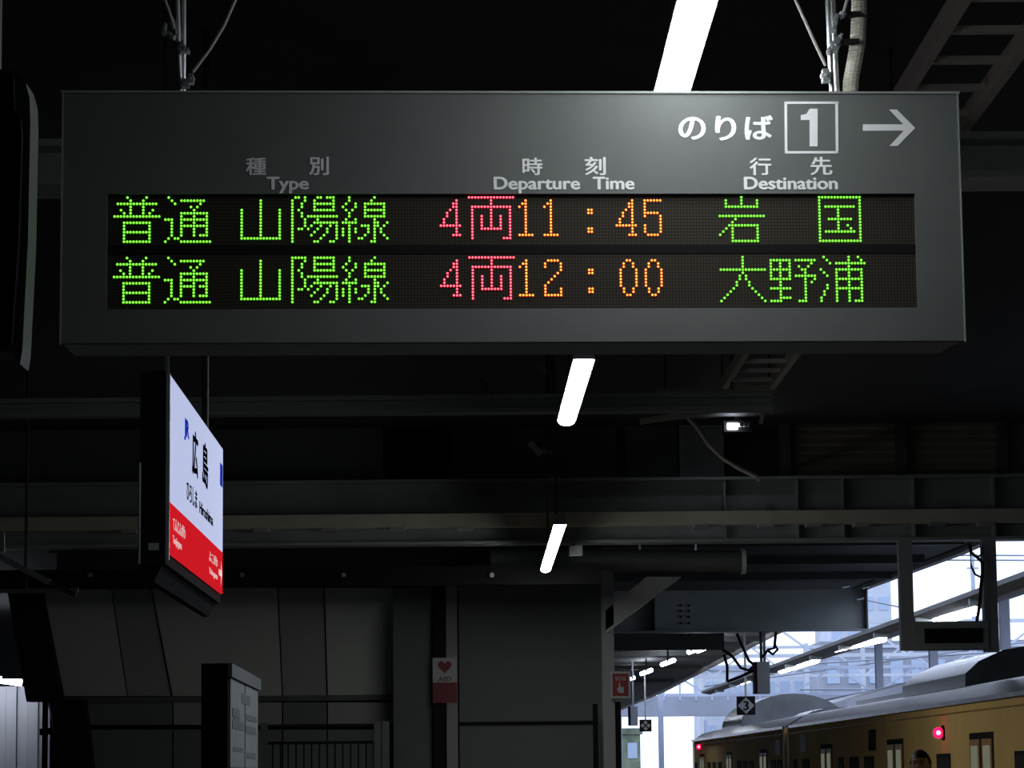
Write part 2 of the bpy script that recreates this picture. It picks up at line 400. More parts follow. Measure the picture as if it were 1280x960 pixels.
# opposite canopy with its lamps
XO = 8.0
co = thing('opposite_canopy', 'dark canopy edge of the opposite platform slanting over the train', 'canopy', (XO+3, 60, 0))
prof = [(XO, 1.55+2.86), (XO, 1.55+2.78), (XO+.32, 1.55+2.72), (XO+.36, 1.55+2.80), (XO+6, 1.55+4.4), (XO+6, 1.55+4.52)]
MB().prism(prof, 33, 108, 'y').build('roof_edge', 'canopy_dark', co)
for yy in range(36, 106, 6):
    MB().box((XO+.06, yy, 1.55+2.66), (XO+.36, yy+.12, 1.55+2.76)).build('bracket', 'girder_grey', co)
for yy in (50, 62, 74, 86, 98):
    MB().box((XO+5.2, yy, 0), (XO+5.45, yy+.25, 1.55+4.3)).build('post', 'far_grey', co)
for (xa, ya, xb, yb, lab) in ((1168, 778, 1219, 763.5, 'nearest tube lamp under the opposite canopy behind the hanging display'), (1044, 811, 1104, 798, 'tube lamp under the opposite canopy left of the hanging display'),
        (976, 838.5, 1021, 825, 'tube lamp under the opposite canopy right of the white box'), (927, 853, 941, 848, 'tube lamp just left of the hanging white box')):
    t0, t1 = at_x(xa, ya, XO+.5), at_x(xb, yb, XO+.5)
    t = thing('tube_lamp', lab, 'lamp', (t1.x, t1.y, t1.z), 'tube lamps under the opposite canopy')
    MB().tube([t0, t1], .085, 8).build('tube', 'lamp_tube_far', t)
    for q in (t0.lerp(t1, .2), t0.lerp(t1, .8)): MB().tube([q, (q.x-.15, q.y, 1.55+2.85)], .02, 5).build('hanger', 'dark_steel', t)

# hanging display at right
YD = 29.05
dd = thing('hanging_display', 'small switched-off display box hung between two grey posts', 'display', (at(1188, 812, YD).x, YD, at(1188, 812, YD).z))
q0, q1 = at(1143, 812, YD), at(1235, 776, YD)
MB().box((q0.x, YD, q0.z), (q1.x, YD+.35, q1.z)).build('housing', 'girder_grey', dd)
s0, s1 = at(1156, 804, YD), at(1228, 785, YD); MB().box((s0.x, YD-.01, s0.z), (s1.x, YD, s1.z)).build('screen', 'black', dd)
for x0, x1, yt, yb in ((1127, 1140, 680, 813), (1232, 1245, 680, 815)):
    u, v = at(x0, yb, YD+.02), at(x1, yt, YD+.02); MB().box((u.x, YD+.02, u.z), (v.x, YD+.16, a.z)).build('post', 'post_grey', dd)
cb = thing('loose_cable', 'black cable looping beside the right post of the hanging display', 'cable', at(1226, 765, YD))
MB().tube([at(x, y, YD-.05) for x, y in ((1212, 680), (1214, 691), (1222, 697), (1229, 704), (1228, 716), (1226, 735), (1225, 752), (1221, 777))], .018, 6).build('cable', 'black', cb)
MB().tube([at(x, y, YD-.05) for x, y in ((1228, 683), (1228, 692), (1222, 697), (1213, 692), (1214, 708), (1219, 718), (1227, 722))], .012, 6).build('cable', 'black', cb)

# cables and the white hanging box
YB = y2-.42
wb = thing('hanging_box', 'narrow white box hung from a dark post under the girder', 'box', at(954, 867, YB))
u, v = at(947, 867, YB), at(962, 827, YB); MB().box((u.x, YB, u.z), (v.x, YB+.3, v.z)).build('box', 'girder_pale', wb)
u2 = at(943.5, 867, YB); MB().box((u2.x, YB+.02, u.z), (u.x, YB+.3, v.z)).build('edge', 'dark_red', wb)
for x0 in (951, 955):
    u, v = at(x0, 828, YB), at(x0+2.5, 788, YB); MB().box((u.x, YB+.1, u.z), (v.x, YB+.14, zm)).build('post', 'dark_steel' if x0 == 951 else 'wire_grey', wb)
cl = thing('cable_loops', 'tangle of black cables looping down to the hanging white box', 'cables', at(930, 800, YB))
for pts in (((921, 792), (928, 808), (936, 826), (944, 832)), ((970, 790), (968, 810), (960, 812), (953, 822)), ((958, 812), (966, 818), (972, 812), (968, 803)),
            ((903, 812), (915, 820), (926, 835), (936, 838), (946, 829)), ((905, 818), (909, 833), (909, 852)), ((909, 852), (925, 846), (942, 838))):
    MB().tube([at(x, y, YB+.1) for x, y in pts], .022, 5).build('cable', 'black', cl)

# number plate 3, crossed plate, small box
def plate(name, label, cat, x, y, hw, Y, kind):
    p = at(x, y, Y); k = hw/F*Y
    t = thing(name, label, cat, (p.x, p.y, p.z-k))
    MB().box((p.x-k, p.y, p.z-k), (p.x+k, p.y+.04, p.z+k)).build('plate', 'black', t)
    if kind == '3':
        MB().poly([(p.x, p.y-.01, p.z-k*.9), (p.x+k*.9, p.y-.01, p.z), (p.x, p.y-.01, p.z+k*.9), (p.x-k*.9, p.y-.01, p.z)], [(0,1,2,3)]).build('diamond', 'aed_white', t)
        o = lettering('numeral', '3', (p.x-t.location.x, -.02, p.z-t.location.z), (1,0,0), (0,0,1), -.3*k, .3*k, -.5*k, .5*k, 'sign_black_print', t, bold=.02)
    else:
        for sx in (-1, 0, 1):
            for sz in (-1, 0, 1):
                if abs(sx)+abs(sz) != 1: continue
                cx, cz = p.x+sx*k*.5, p.z+sz*k*.5; r = k*.36
                MB().poly([(cx, p.y-.01, cz-r), (cx+r, p.y-.01, cz), (cx, p.y-.01, cz+r), (cx-r, p.y-.01, cz)], [(0,1,2,3)]).build('diamond', 'aed_white', t)
    MB().box((p.x-.02, p.y+.01, p.z+k), (p.x+.02, p.y+.04, ZN)).build('rod', 'girder_pale', t)
plate('number_plate', 'black square plate with a white diamond and the number 3', 'sign', 932.5, 882, 11.5, 54, '3')
plate('crossed_plate', 'small black square plate with four white lozenges left of the train', 'sign', 807, 907, 7.5, 75, 'x')
sb = thing('small_post_box', 'small grey box hanging at the left edge of the bright opening', 'box', at(793, 907, 70))
u, v = at(788.5, 907, 70), at(797, 883, 70); MB().box((u.x, 70, u.z), (v.x, 70.3, v.z)).build('box', 'far_grey', sb)
MB().box((u.x-.05, 70, u.z), (u.x, 70.3, v.z)).build('edge', 'black', sb)
MB().box((u.x+.05, 70.1, v.z), (u.x+.09, 70.14, ZN)).build('rod', 'far_grey', sb)

# ------------------------------------------------------------------ small signs by the column
YS = 30.9
def small_sign(name, label, x0, x1, y0, y1, Y):
    p, q = at(x0, y1, Y), at(x1, y0, Y)
    t = thing(name, label, 'sign', ((p.x+q.x)/2, Y, p.z)); return t, p, q
t, p, q = small_sign('emergency_sign', 'red SOS sign with a white pointing hand on the steel column', 763, 788, 839, 873, YS)
MB().box((p.x, YS, p.z), (q.x, YS+.03, q.z)).build('frame', 'wall_panel', t)
e = .025; MB().box((p.x+e, YS-.006, p.z+e), (q.x-e, YS, q.z-e)).build('red_face', 'red_paint', t)
W, H = q.x-p.x, q.z-p.z
lettering('lettering', 'SOS', (-W/2, -.006, 0), (1,0,0), (0,0,1), W*.25, W*.76, H*.66, H*.80, 'paper', t, bold=.01)
hd = MB()                                    # pointing hand, as printed
hd.box((p.x+W*.40, YS-.009, p.z+H*.2), (p.x+W*.66, YS-.006, p.z+H*.42)).box((p.x+W*.42, YS-.009, p.z+H*.42), (p.x+W*.49, YS-.006, p.z+H*.58))
hd.box((p.x+W*.34, YS-.009, p.z+H*.28), (p.x+W*.40, YS-.006, p.z+H*.38)); hd.build('hand_symbol', 'paper', t)
t, p, q = small_sign('aed_sign', 'dim white and red AED sign with a heart on the black column', 541, 571, 822, 867, 30.97)
YA = 30.97
mz = at(555, 853, YA).z
MB().box((p.x, YA, mz), (q.x, YA+.035, q.z)).build('upper_plate', 'aed_white', t)
MB().box((p.x, YA, p.z-.1), (q.x, YA+.035, mz)).build('lower_plate', 'dark_red', t)
cx, cz, r = (p.x+q.x)/2, mz+.17, .075
hp = [(cx + r*(16*sin(a_)**3)/16, YA-.005, cz + r*(13*cos(a_)-5*cos(2*a_)-2*cos(3*a_)-cos(4*a_))/16) for a_ in [i*2*pi/28 for i in range(28)]]
MB().poly(hp, [tuple(range(28))]).build('heart', 'dark_red', t)
lettering('lettering', 'AED', (0, -.004, 0), (1,0,0), (0,0,1), -.07, .07, mz-p.z+.015, mz-p.z+.06, 'dark_red', t, bold=.02)

# notice board at lower left
nb0 = at(285, 829, 14.0); zt = nb0.z
nb1 = at_z(322, 849, zt)
nbs = at(251, 828, 13.97)
n = thing('notice_board', 'free-standing black notice board with pale posters facing right', 'notice board', ((nbs.x+nb0.x)/2, (nb0.y+nb1.y)/2, 0))
off = Vector((nbs.x-nb0.x, 0, 0)); dn = Vector((0, 0, -(zt-.35)))
A_, B_ = nb0, nb1
MB().slab([A_, B_, B_+dn, A_+dn], off).build('cabinet', 'black', n)
dirn = (B_-A_); L_ = dirn.length; dirn.normalize(); nrm = Vector((dirn.y, -dirn.x, 0))
def facequad(u0, u1, z0, z1, d=.01):
    return [A_+dirn*(u0*L_)+nrm*d+Vector((0,0,z0)), A_+dirn*(u1*L_)+nrm*d+Vector((0,0,z0)), A_+dirn*(u1*L_)+nrm*d+Vector((0,0,z1)), A_+dirn*(u0*L_)+nrm*d+Vector((0,0,z1))]
MB().slab(facequad(0, 1, -.065, 0, .0), nrm*.02).build('header', 'board_grey', n)
for (u0_, u1_, z0_, z1_, mm) in ((.03, .47, -.5, -.07, 'paper'), (.5, .96, -.5, -.07, 'paper'), (.03, .96, -.95, -.515, 'paper')):
    MB().slab(facequad(u0_, u1_, z0_, z1_, .002), nrm*.006).build('poster', mm, n)
for (u0_, u1_, z0_, z1_) in ((.36, .66, -.17, -.12), (.08, .3, -.25, -.21), (.1, .3, -.27, -.255), (.52, .9, -.25, -.22), (.08, .44, -.31, -.27), (.52, .86, -.32, -.28), (.1, .42, -.42, -.4), (.55, .85, -.45, -.42)):
    MB().slab(facequad(u0_, u1_, z0_, z1_, .0085), nrm*.002).build('printed_patch', 'print_grey', n)
for u in (.06, .94):
    q = A_+dirn*(u*L_)+off*.5; MB().box((q.x-.04, q.y-.04, 0), (q.x+.04, q.y+.04, .36)).build('leg', 'black', n)

# fences on the platform behind
def fence(label, xa, xb, ytop, Y, n_bars, posts):
    t = thing('platform_fence', label, 'fence', (at((xa+xb)/2, 950, Y).x, Y, 0))
    z = at((xa+xb)/2, ytop, Y).z
    x0, x1 = at(xa, 950, Y).x, at(xb, 950, Y).x
    for zz in (z, z-.17, .15): MB().box((x0, Y, zz-.03), (x1, Y+.05, zz)).build('rail', 'black', t)
    for i in range(n_bars):
        xx = x0+(x1-x0)*(i+.5)/n_bars; MB().box((xx-.008, Y+.01, .15), (xx+.008, Y+.03, z-.17)).build('bar', 'black', t)
    for pxx in posts:
        xx = at(pxx, 950, Y).x; MB().box((xx-.035, Y-.01, 0), (xx+.035, Y+.06, z+.02)).build('post', 'dark_steel', t)
fence('black railing fence right of the notice board', 326, 482, 905, 29, 16, (330, 472, 482))

# ================================================================== LUMINAIRES OF THE PLATFORM
ZL = 1.55+2.02
def luminaire(label, pa, pb, near_extra=0):
    A, B = at_z(*pa, ZL), at_z(*pb, ZL)         # A near end, B far end, centre line
    d = (B-A).normalized(); A = A - d*near_extra
    t = thing('platform_lamp', label, 'lamp', (A+B)/2, 'strip lamps over the platform')
    s = Vector((d.y, -d.x, 0)); wv = .05
    mb = MB(); K = 8
    ring = [(wv*cos(pi+pi*i/K), .03*sin(pi+pi*i/K)) for i in range(K+1)]
    pts = [P + s*u + Vector((0,0,v)) for P in (A, B) for u, v in ring]; n = K+1
    mb.poly(pts, [(i, i+1, n+i+1, n+i) for i in range(K)] + [tuple(range(n))[::-1], tuple(range(n, 2*n)), (0, n, 2*n-1, n-1)])
    mb.build('diffuser', 'lamp_tube', t, smooth=True)
    MB().hexa([A-s*.055-d*.03, A+s*.055-d*.03, B+s*.055+d*.03, B-s*.055+d*.03] + [x+Vector((0,0,.09)) for x in (A-s*.035-d*.03, A+s*.035-d*.03, B+s*.035+d*.03, B-s*.035+d*.03)]).build('body', 'lamp_body', t)
    for k in (.2, .8):
        q = A.lerp(B, k); MB().tube([q+Vector((0,0,.09)), (q.x, q.y, CEIL)], .012, 6).build('hanger', 'dark_steel', t)
    return t
luminaire('bright strip lamp passing over the top of the departure board', (872, 0), (833, 140), 1.05)
luminaire('bright strip lamp just below the middle of the departure board', (730, 450), (708, 526))
luminaire('smallest and farthest bright strip lamp below the board', (700, 656), (682, 712))
# small blue-white lamp seen between the dark panels
p = at(922, 532, 28.6)
t = thing('indicator_lamp', 'tiny blue-white lamp with three dots in the dark at right', 'lamp', (p.x, 28.6, p.z-.03))
u, v = at(909.5, 536, 28.6), at(922, 529, 28.6); MB().box((u.x, 28.58, u.z), (v.x, 28.66, v.z)).build('lens', 'lamp_tube_far', t)
for x in (925.5, 930.5, 935.5):
    u, v = at(x-1.3, 533, 28.6), at(x+1.3, 529, 28.6); MB().box((u.x, 28.58, u.z), (v.x, 28.66, v.z)).build('dot', 'lamp_body', t)
u, v = at(905, 540, 28.67), at(940, 526, 28.67); MB().box((u.x, 28.66, u.z), (v.x, 28.9, v.z)).build('housing', 'black', t)
MB().box((p.x-.02, 28.7, v.z), (p.x+.02, 28.74, CEIL)).build('hanger', 'black', t)

# ================================================================== DEPARTURE BOARD
BY = .0379; BO = EYE + Vector((.085, 7.5406, 1.1199)); BH = .6823
bx = Vector((cos(BY), sin(BY), 0)); bn = Vector((-sin(BY), cos(BY), 0))
def bl(px, py):
    d = ray(px, py); s = (BO-EYE).dot(bn)/d.dot(bn); q = EYE+d*s-BO
    return q.dot(bx), q.z
board = thing('departure_board', 'grey hanging departure board with green, red and amber LED text', 'sign', BO, None, BY); board['_local'] = 1
hb = MB(); D = .26; hw = 1.2
PL, PR, PB, PT = -1.0793, 1.0752, .0933, .403
# face as a frame around the recessed panel opening, plus sides, top, back
x0, x1 = -hw, hw
def fr_box(mb, xa, xb, za, zb, ya, yb): mb.box((xa, ya, za), (xb, yb, zb))
fr_box(hb, x0, x1, PT, BH-.004, 0, .03); fr_box(hb, x0, x1, .004, PB, 0, .03)
fr_box(hb, x0, PL, PB, PT, 0, .03); fr_box(hb, PR, x1, PB, PT, 0, .03)
hb.build('front_frame', 'board_grey', board)
MB().box((x0+.006, .03, .02), (x1-.006, D, BH-.01)).build('housing', 'board_under', board)
MB().box((x0-.004, -.004, BH-.006), (x1+.004, D, BH)).build('top_edge', 'girder_grey', board)
MB().box((x0-.001, -.003, 0), (x0+.003, .035, BH-.006)).build('side_edge', 'girder_grey', board)
MB().box((x1-.003, -.003, 0), (x1+.001, .035, BH-.006)).build('side_edge', 'girder_grey', board)
MB().hexa([(x0+.004, .006, .006), (x1-.004, .006, .006), (x1-.035, .2, -.002), (x0+.02, .2, -.002), (x0+.004, .006, .02), (x1-.004, .006, .02), (x1-.035, .2, .02), (x0+.02, .2, .02)]).build('bottom_cover', 'girder_pale', board)
# LED panel material: unlit dots in a grid
PITCH_X, PITCH_Z = .00840, .00827
U0, _ = bl(143, 246.3); U1, _ = bl(1024.6, 245.3); PITCH_X = (U1-U0)/224
_, V1 = bl(143, 246.3); _, V1b = bl(1024.6, 245.3); V1 = (V1+V1b)/2
_, V2 = bl(143, 321.9); _, V2b = bl(901.5, 320.3); V2 = (V2+V2b)/2
_, ve = bl(170, 301.2); PITCH_Z = (V1-ve)/14
pm = mat('led_panel', (.016, .012, .009), .7, spec=.15)
nt = pm.node_tree; b = nt.nodes['Principled BSDF']
tc = nt.nodes.new('ShaderNodeTexCoord'); mp = nt.nodes.new('ShaderNodeMapping')
mp.inputs['Location'].default_value = (-U0/PITCH_X+.5, 0, .5); mp.inputs['Scale'].default_value = (1/PITCH_X, 0, 1/PITCH_Z)
fr_ = nt.nodes.new('ShaderNodeVectorMath'); fr_.operation = 'FRACTION'
sb_ = nt.nodes.new('ShaderNodeVectorMath'); sb_.operation = 'SUBTRACT'; sb_.inputs[1].default_value = (.5, 0, .5)
ln = nt.nodes.new('ShaderNodeVectorMath'); ln.operation = 'LENGTH'
rp = nt.nodes.new('ShaderNodeMapRange'); rp.inputs['From Min'].default_value = .3; rp.inputs['From Max'].default_value = .42; rp.inputs['To Min'].default_value = 1; rp.inputs['To Max'].default_value = 0
mx = nt.nodes.new('ShaderNodeMix'); mx.data_type = 'RGBA'; mx.inputs[6].default_value = (.022, .019, .014, 1); mx.inputs[7].default_value = (.05, .044, .034, 1)
for A1, B1 in ((tc.outputs['Object'], mp.inputs[0]), (mp.outputs[0], fr_.inputs[0]), (fr_.outputs[0], sb_.inputs[0]), (sb_.outputs[0], ln.inputs[0]), (ln.outputs['Value'], rp.inputs[0]), (rp.outputs[0], mx.inputs[0]), (mx.outputs[2], b.inputs['Base Color'])):
    nt.links.new(A1, B1)
PD = .012                                     # panel recess
ZM1, ZM2 = V1-15.2*PITCH_Z, V2+1.2*PITCH_Z
panels = []
for za, zb_, nm in ((ZM1, PT, 1), (PB, ZM2, 2)):
    pn = MB().box((PL, PD, za), (PR, .03, zb_)).build('display_panel', 'led_panel', board); pn['_local'] = 1; panels.append(pn)
MB().box((PL, PD-.002, ZM2), (PR, .03, ZM1)).build('divider', 'black', board)
def rows(spec):
    out = set()
    for r, s in spec.items():
        for part in s.split():
            if '-' in part: a_, b__ = map(int, part.split('-')); out |= {(c_, r) for c_ in range(a_, b__+1)}
            else: out.add((int(part), r))
    return out
def rr(a_, b__, s): return {r: s for r in range(a_, b__+1)}
GL = {
 'fu': {0:'4 10',1:'5 9',2:'1-13',3:'5 9',4:'2 5 9 12',5:'3 5 9 11',6:'0-14',8:'3-11',9:'3 11',10:'3 11',11:'3-11',12:'3 11',13:'3 11',14:'3-11'},
 'tsu': {0:'1',1:'2 5-12',2:'3 11',3:'8 10',4:'9',5:'5-13',6:'5 9 13',7:'0-2 5-13',8:'2 5 9 13',9:'2 5-13',10:'2 5 9 13',11:'2 5 9 13',12:'2 5 9 11-13',13:'1 3 4',14:'0 5-14'},
 'san': {**rr(1,3,'6'),**rr(4,12,'0 6 12'),13:'0-12'},
 'yo': {0:'0-4 7-13',1:'0 4 7 13',2:'0 3 7-13',3:'0 3 7 13',4:'0 2 7-13',5:'0 3',6:'0 3 5-14',7:'0 4 8',8:'0 4 7-14',9:'0 4 6 9 12 14',10:'0 2 3 5 8 11 14',11:'0 7 11 14',12:'0 6 10 14',13:'0 9 14',14:'0 7 8 12 13'},
 'sen': {0:'2 10',1:'2 9',2:'1 4 7-13',3:'0 4 7 13',4:'1 3 7-13',5:'2 7 13',6:'2 7-13',7:'1 4 10',8:'0-4 10 11 14',9:'2 6-8 10 11 13',10:'0 2 4 8 10 12',11:'0 2 4 8 10 12',12:'0 2 7 10 13',13:'2 5 6 10 14',14:'2 9 10'},
 '4': {1:'5',2:'4 5',3:'4 5',4:'3 5',5:'2 5',6:'2 5',7:'1 5',8:'1 5',9:'0-6',10:'5',11:'5',12:'4-6'},
 'ryo': {0:'0-14',1:'7',2:'7',3:'1-13',4:'1 7 13',5:'1 7 13',**rr(6,9,'1 4 7 10 13'),10:'1 4-10 13',11:'1 13',12:'1 13',13:'1 11-13'},
 '1': {1:'2',2:'1 2',3:'0 2',**rr(4,11,'2'),12:'0-4'},
 ':': {4:'0 1',5:'0 1',10:'0 1',11:'0 1'},
 '5': {1:'0-5',2:'0',3:'0',4:'0',5:'0-4',6:'0 5',7:'5',8:'5',9:'0 5',10:'0 5',11:'0 5',12:'1-4'},
 '2': {1:'1-4',2:'0 5',3:'0 5',4:'5',5:'4',6:'3',7:'2',8:'1',9:'0',10:'0 5',11:'0 5',12:'0-5'},
 '0': {1:'2 3',2:'1 4',3:'1 4',**rr(4,9,'0 5'),10:'1 4',11:'1 4',12:'2 3'},
 'iwa': {0:'7',1:'2 7 12',2:'2 7 12',3:'2-12',6:'0-14',7:'5',8:'4',9:'3-12',10:'2 4 12',11:'1 4 12',12:'0 4 12',13:'4 12',14:'4-12'},
 'kuni': {0:'0-13',1:'0 13',2:'0 13',3:'0 2-11 13',4:'0 6 13',5:'0 6 13',6:'0 6 13',7:'0 3-10 13',8:'0 6 13',9:'0 6 9 13',10:'0 6 10 13',11:'0 2-11 13',12:'0 13',13:'0 13',14:'0-13'},
 'dai': {**rr(0,3,'7'),4:'0-14',5:'7',6:'6 8',7:'6 8',8:'5 9',9:'5 9',10:'4 10',11:'3 11',12:'2 12',13:'1 13',14:'0 14'},
 'no': {1:'0-6 8-14',2:'0 3 6 13',3:'0 3 6 9 12',4:'0-6 10 11',5:'0 3 6 11',6:'0 3 6 8-14',7:'0-6 11 14',8:'3 11 13',9:'3 11',10:'0-6 11',11:'3 11',12:'3 11',13:'3-6 11',14:'0-3 9-11'},
 'ura': {0:'1 9 12',1:'2 9 13',2:'3 5-14',3:'9',4:'0 5-13',5:'1 5 9 13',6:'2 5 9 13',7:'5-13',8:'5 9 13',9:'2 5 9 13',10:'2 5-13',11:'1 5 9 13',12:'1 5 9 13',13:'0 5 9 13',14:'0 5 9 11-13'},
}
L1 = [('fu',0,'green'),('tsu',16,'green'),('san',40,'green'),('yo1',56,'green'),('sen',72,'green'),('4',103,'red'),('ryo',112,'red'),('1',128,'amber'),('1',136,'amber'),(':',150,'amber'),('4',159,'amber'),('5',168,'amber'),('iwa',192,'green'),('kuni',224,'green')]
L2 = [('fu',0,'green'),('tsu2',16,'green'),('san',40,'green'),('yo',56,'green'),('sen',72,'green'),('4',103,'red'),('ryo',112,'red'),('1',128,'amber'),('2',136,'amber'),(':',150,'amber'),('0',160,'amber'),('0',168,'amber'),('dai',192,'green'),('no',208,'green'),('ura',224,'green')]
g = dict(GL['yo']); g[0] = '1 2 4 8 9 11-13'; GL['yo1'] = g
g = dict(GL['tsu']); g[9] = '2 5-9 11-13'; GL['tsu2'] = g
for li, (line, vtop) in enumerate(((L1, V1), (L2, V2))):
    for gname, c0, colr in line:
        mb = MB()
        R1, R2 = PITCH_X*.47, PITCH_X*.33
        for cc, r in rows(GL[gname]):
            x, z = U0+(c0+cc)*PITCH_X, vtop-r*PITCH_Z
            ring = lambda R, y: [(x+R*cos(i*pi/4), y, z+R*sin(i*pi/4)) for i in range(8)]
            n = len(mb.v)
            mb.cur = 0
            mb.poly(ring(R1, PD)+ring(R1*.92, PD-.0015)+ring(R2, PD-.003), [(i, (i+1) % 8, 8+(i+1) % 8, 8+i) for i in range(8)] + [(8+i, 8+(i+1) % 8, 16+(i+1) % 8, 16+i) for i in range(8)])
            mb.cur = 1
            mb.f.append([n+16+i for i in range(8)]); mb.mi.append(1)
        o = mb.build('led_character', ['led_'+colr, 'led_'+colr+'_core'], panels[li])
        o['label'] = {'green': 'green', 'red': 'red', 'amber': 'amber'}[colr]+' dot-matrix character'
# printed headings
def heading(s, px0, px1, py0, py1, bold=.02, name='lettering'):
    ua, zb1 = bl(px0, py1); ub, zt1 = bl(px1, py0)
    return lettering(name, s, (0, 0, 0), (1,0,0), (0,0,1), ua, ub, zb1, zt1, 'print_white', board, bold=bold, depth=.0012)
heading('種', 307, 333, 197, 219); heading('別', 386, 411, 196, 219)
heading('Type', 333, 386, 221, 242, .03)
heading('時', 653, 678, 197, 219); heading('刻', 731, 757, 196, 219)
heading('Departure', 617, 725, 221, 242, .03); heading('Time', 741, 793, 221, 237, .03)
heading('行', 937, 964, 197, 219); heading('先', 1013, 1040, 196, 219)
heading('Destination', 930, 1047, 221, 237, .03)
heading('の', 848, 882, 146, 175, .03); heading('り', 894, 920, 145, 176, .03); heading('ば', 931, 966, 144, 175, .03)
# numeral 1: blocky shape, with its frame, and the arrow
def flat(pts, name):
    q = [bl(x, y) for x, y in pts]; n_ = len(q)
    MB().poly([(u, -.0012, v) for u, v in q]+[(u, 0, v) for u, v in q], [tuple(range(n_)), tuple(range(n_, 2*n_))[::-1]]+[(i, (i+1) % n_, n_+(i+1) % n_, n_+i) for i in range(n_)]).build(name, 'print_white', board)
flat([(1012, 136), (1022, 136), (1022, 183), (1012, 183), (1012, 150), (1001, 150), (1001, 144), (1008, 142.5)], 'numeral')
flat([(980.5, 127), (1048, 127), (1048, 130), (980.5, 130)], 'numeral_frame'); flat([(981, 189), (1048, 189), (1048, 192), (981, 192)], 'numeral_frame')
flat([(980.5, 127), (983.8, 127), (984.3, 192), (981, 192)], 'numeral_frame'); flat([(1044, 127), (1047.5, 127), (1048, 192), (1044.7, 192)], 'numeral_frame')
flat([(1078.5, 155.5), (1129, 155.5), (1111.5, 137), (1121, 137), (1144, 160), (1122, 182.5), (1112, 182.5), (1129.5, 163.5), (1078.5, 163.5)], 'arrow')

# hanger rods of the board
def hanger(label, xs, xtop, wires, clamps):
    Yh = BO.y+.12
    zt_ = BO.z+BH
    P = at(xs[0], 112, Yh)
    t = thing('hanger_rods', label, 'hanger', (P.x, Yh, zt_))
    for k, (xa, xb) in enumerate(xs_pairs(xs, xtop)):
        q0, q1 = at(xa, 112, Yh+.02*k), at(xb, 0, Yh+.02*k); d = (q1-q0); q1 = q0 + d*((CEIL-q0.z)/d.z); q0.z = zt_
        MB().tube([q0, q1], .0075, 10).build('rod', 'galvanised', t, smooth=True)
    for pts in wires:
        q = [at(x, y, Yh-.04) for x, y in pts]; d = q[-1]-q[-2]; q.append(q[-1]+d*((CEIL-q[-1].z)/d.z))
        MB().tube(q, .0045, 8).build('brace_wire', 'wire_grey', t, smooth=True)
    for (x, y, ang, w_, h_) in clamps:
        c_ = at(x, y, Yh-.035); ca, sa = cos(ang), sin(ang)
        def R(u, yy, v): return (c_.x+u*ca-v*sa, c_.y+yy, c_.z+u*sa+v*ca)
        k = Yh/F; a1, b1 = w_*k/2, h_*k/2
        m2 = MB()
        m2.hexa([R(-a1,0,-b1), R(a1,0,-b1), R(a1,.035,-b1), R(-a1,.035,-b1), R(-a1*.8,0,b1), R(a1*.8,0,b1), R(a1*.8,.035,b1), R(-a1*.8,.035,b1)])
        m2.hexa([R(-a1*1.3,.004,-b1*.3), R(a1*1.3,.004,-b1*.3), R(a1*1.3,.03,-b1*.3), R(-a1*1.3,.03,-b1*.3), R(-a1*1.3,.004,b1*.3), R(a1*1.3,.004,b1*.3), R(a1*1.3,.03,b1*.3), R(-a1*1.3,.03,b1*.3)])
        m2.tube([R(0,-.008,0), R(0,.04,0)], a1*.45, 6)
        m2.build('clamp', 'galvanised', t)
    return t
def xs_pairs(a_, b__): return list(zip(a_, b__))
hanger('pair of thin galvanised rods holding the left end of the departure board', (225.5, 229), (222, 229.5), [[(241, 90), (262, 62), (280, 32), (294, 0)], [(218, 36), (211, 14), (206, 0)]],
       [(226, 56, .1, 8, 9), (230, 60, .3, 6, 6), (234, 62, 0, 4, 5), (205, 34, -.2, 3.5, 16), (213, 42, .9, 4, 12), (215, 25, .3, 5, 9), (231, 103, .2, 9, 10), (238, 97, 0, 7, 12), (225, 54, .5, 4, 6)])
hanger('pair of galvanised rods holding the right end of the departure board', (1040, 1046.5), (1035, 1041), [[(1032, 82), (1017, 50), (1000, 12)], [(1055, 14), (1058, 4), (1061, -8)]],
       [(1033, 93, .05, 10, 16), (1045, 55, -.2, 9, 18), (1045, 27, -.25, 4.5, 22), (1051, 45, -.4, 5, 8), (1054, 16, .4, 7, 7), (1037, 62, 0, 4, 8)])
Yc_ = BO.y+.13
cp = [(1062, 116), (1064, 98), (1068, 78), (1072, 55), (1073.5, 30), (1074, 0), (1074, -60)]
q = [at(x, y, Yc_) for x, y in cp]; q[0].z = BO.z+BH-.0; q.append(Vector((q[-1].x, Yc_, CEIL)))
cj = thing('corrugated_conduit', 'cream corrugated conduit rising from the right end of the departure board', 'conduit', q[0])
fine = []
for i in range(len(q)-1):
    nseg = max(2, int((q[i+1]-q[i]).length/.0045))
    fine += [q[i].lerp(q[i+1], k/nseg) for k in range(nseg)]
fine.append(q[-1])
mb = MB(); nn = 12; base = []
for i, p_ in enumerate(fine):
    R_ = .0225 if i % 2 else .0205
    base += [p_ + Vector((R_*cos(2*pi*j/nn), R_*sin(2*pi*j/nn), 0)) for j in range(nn)]
mb.poly(base, [(i*nn+j, i*nn+(j+1) % nn, (i+1)*nn+(j+1) % nn, (i+1)*nn+j) for i in range(len(fine)-1) for j in range(nn)])
mb.build('corrugated_tube', 'conduit_cream', cj)
for x, y in ((1060, 52), (1063, 18)):
    c_ = at(x, y, Yc_-.03); MB().box((c_.x-.014, c_.y-.01, c_.z-.006), (c_.x+.03, c_.y+.02, c_.z+.006)).build('cable_tie', 'black', cj)

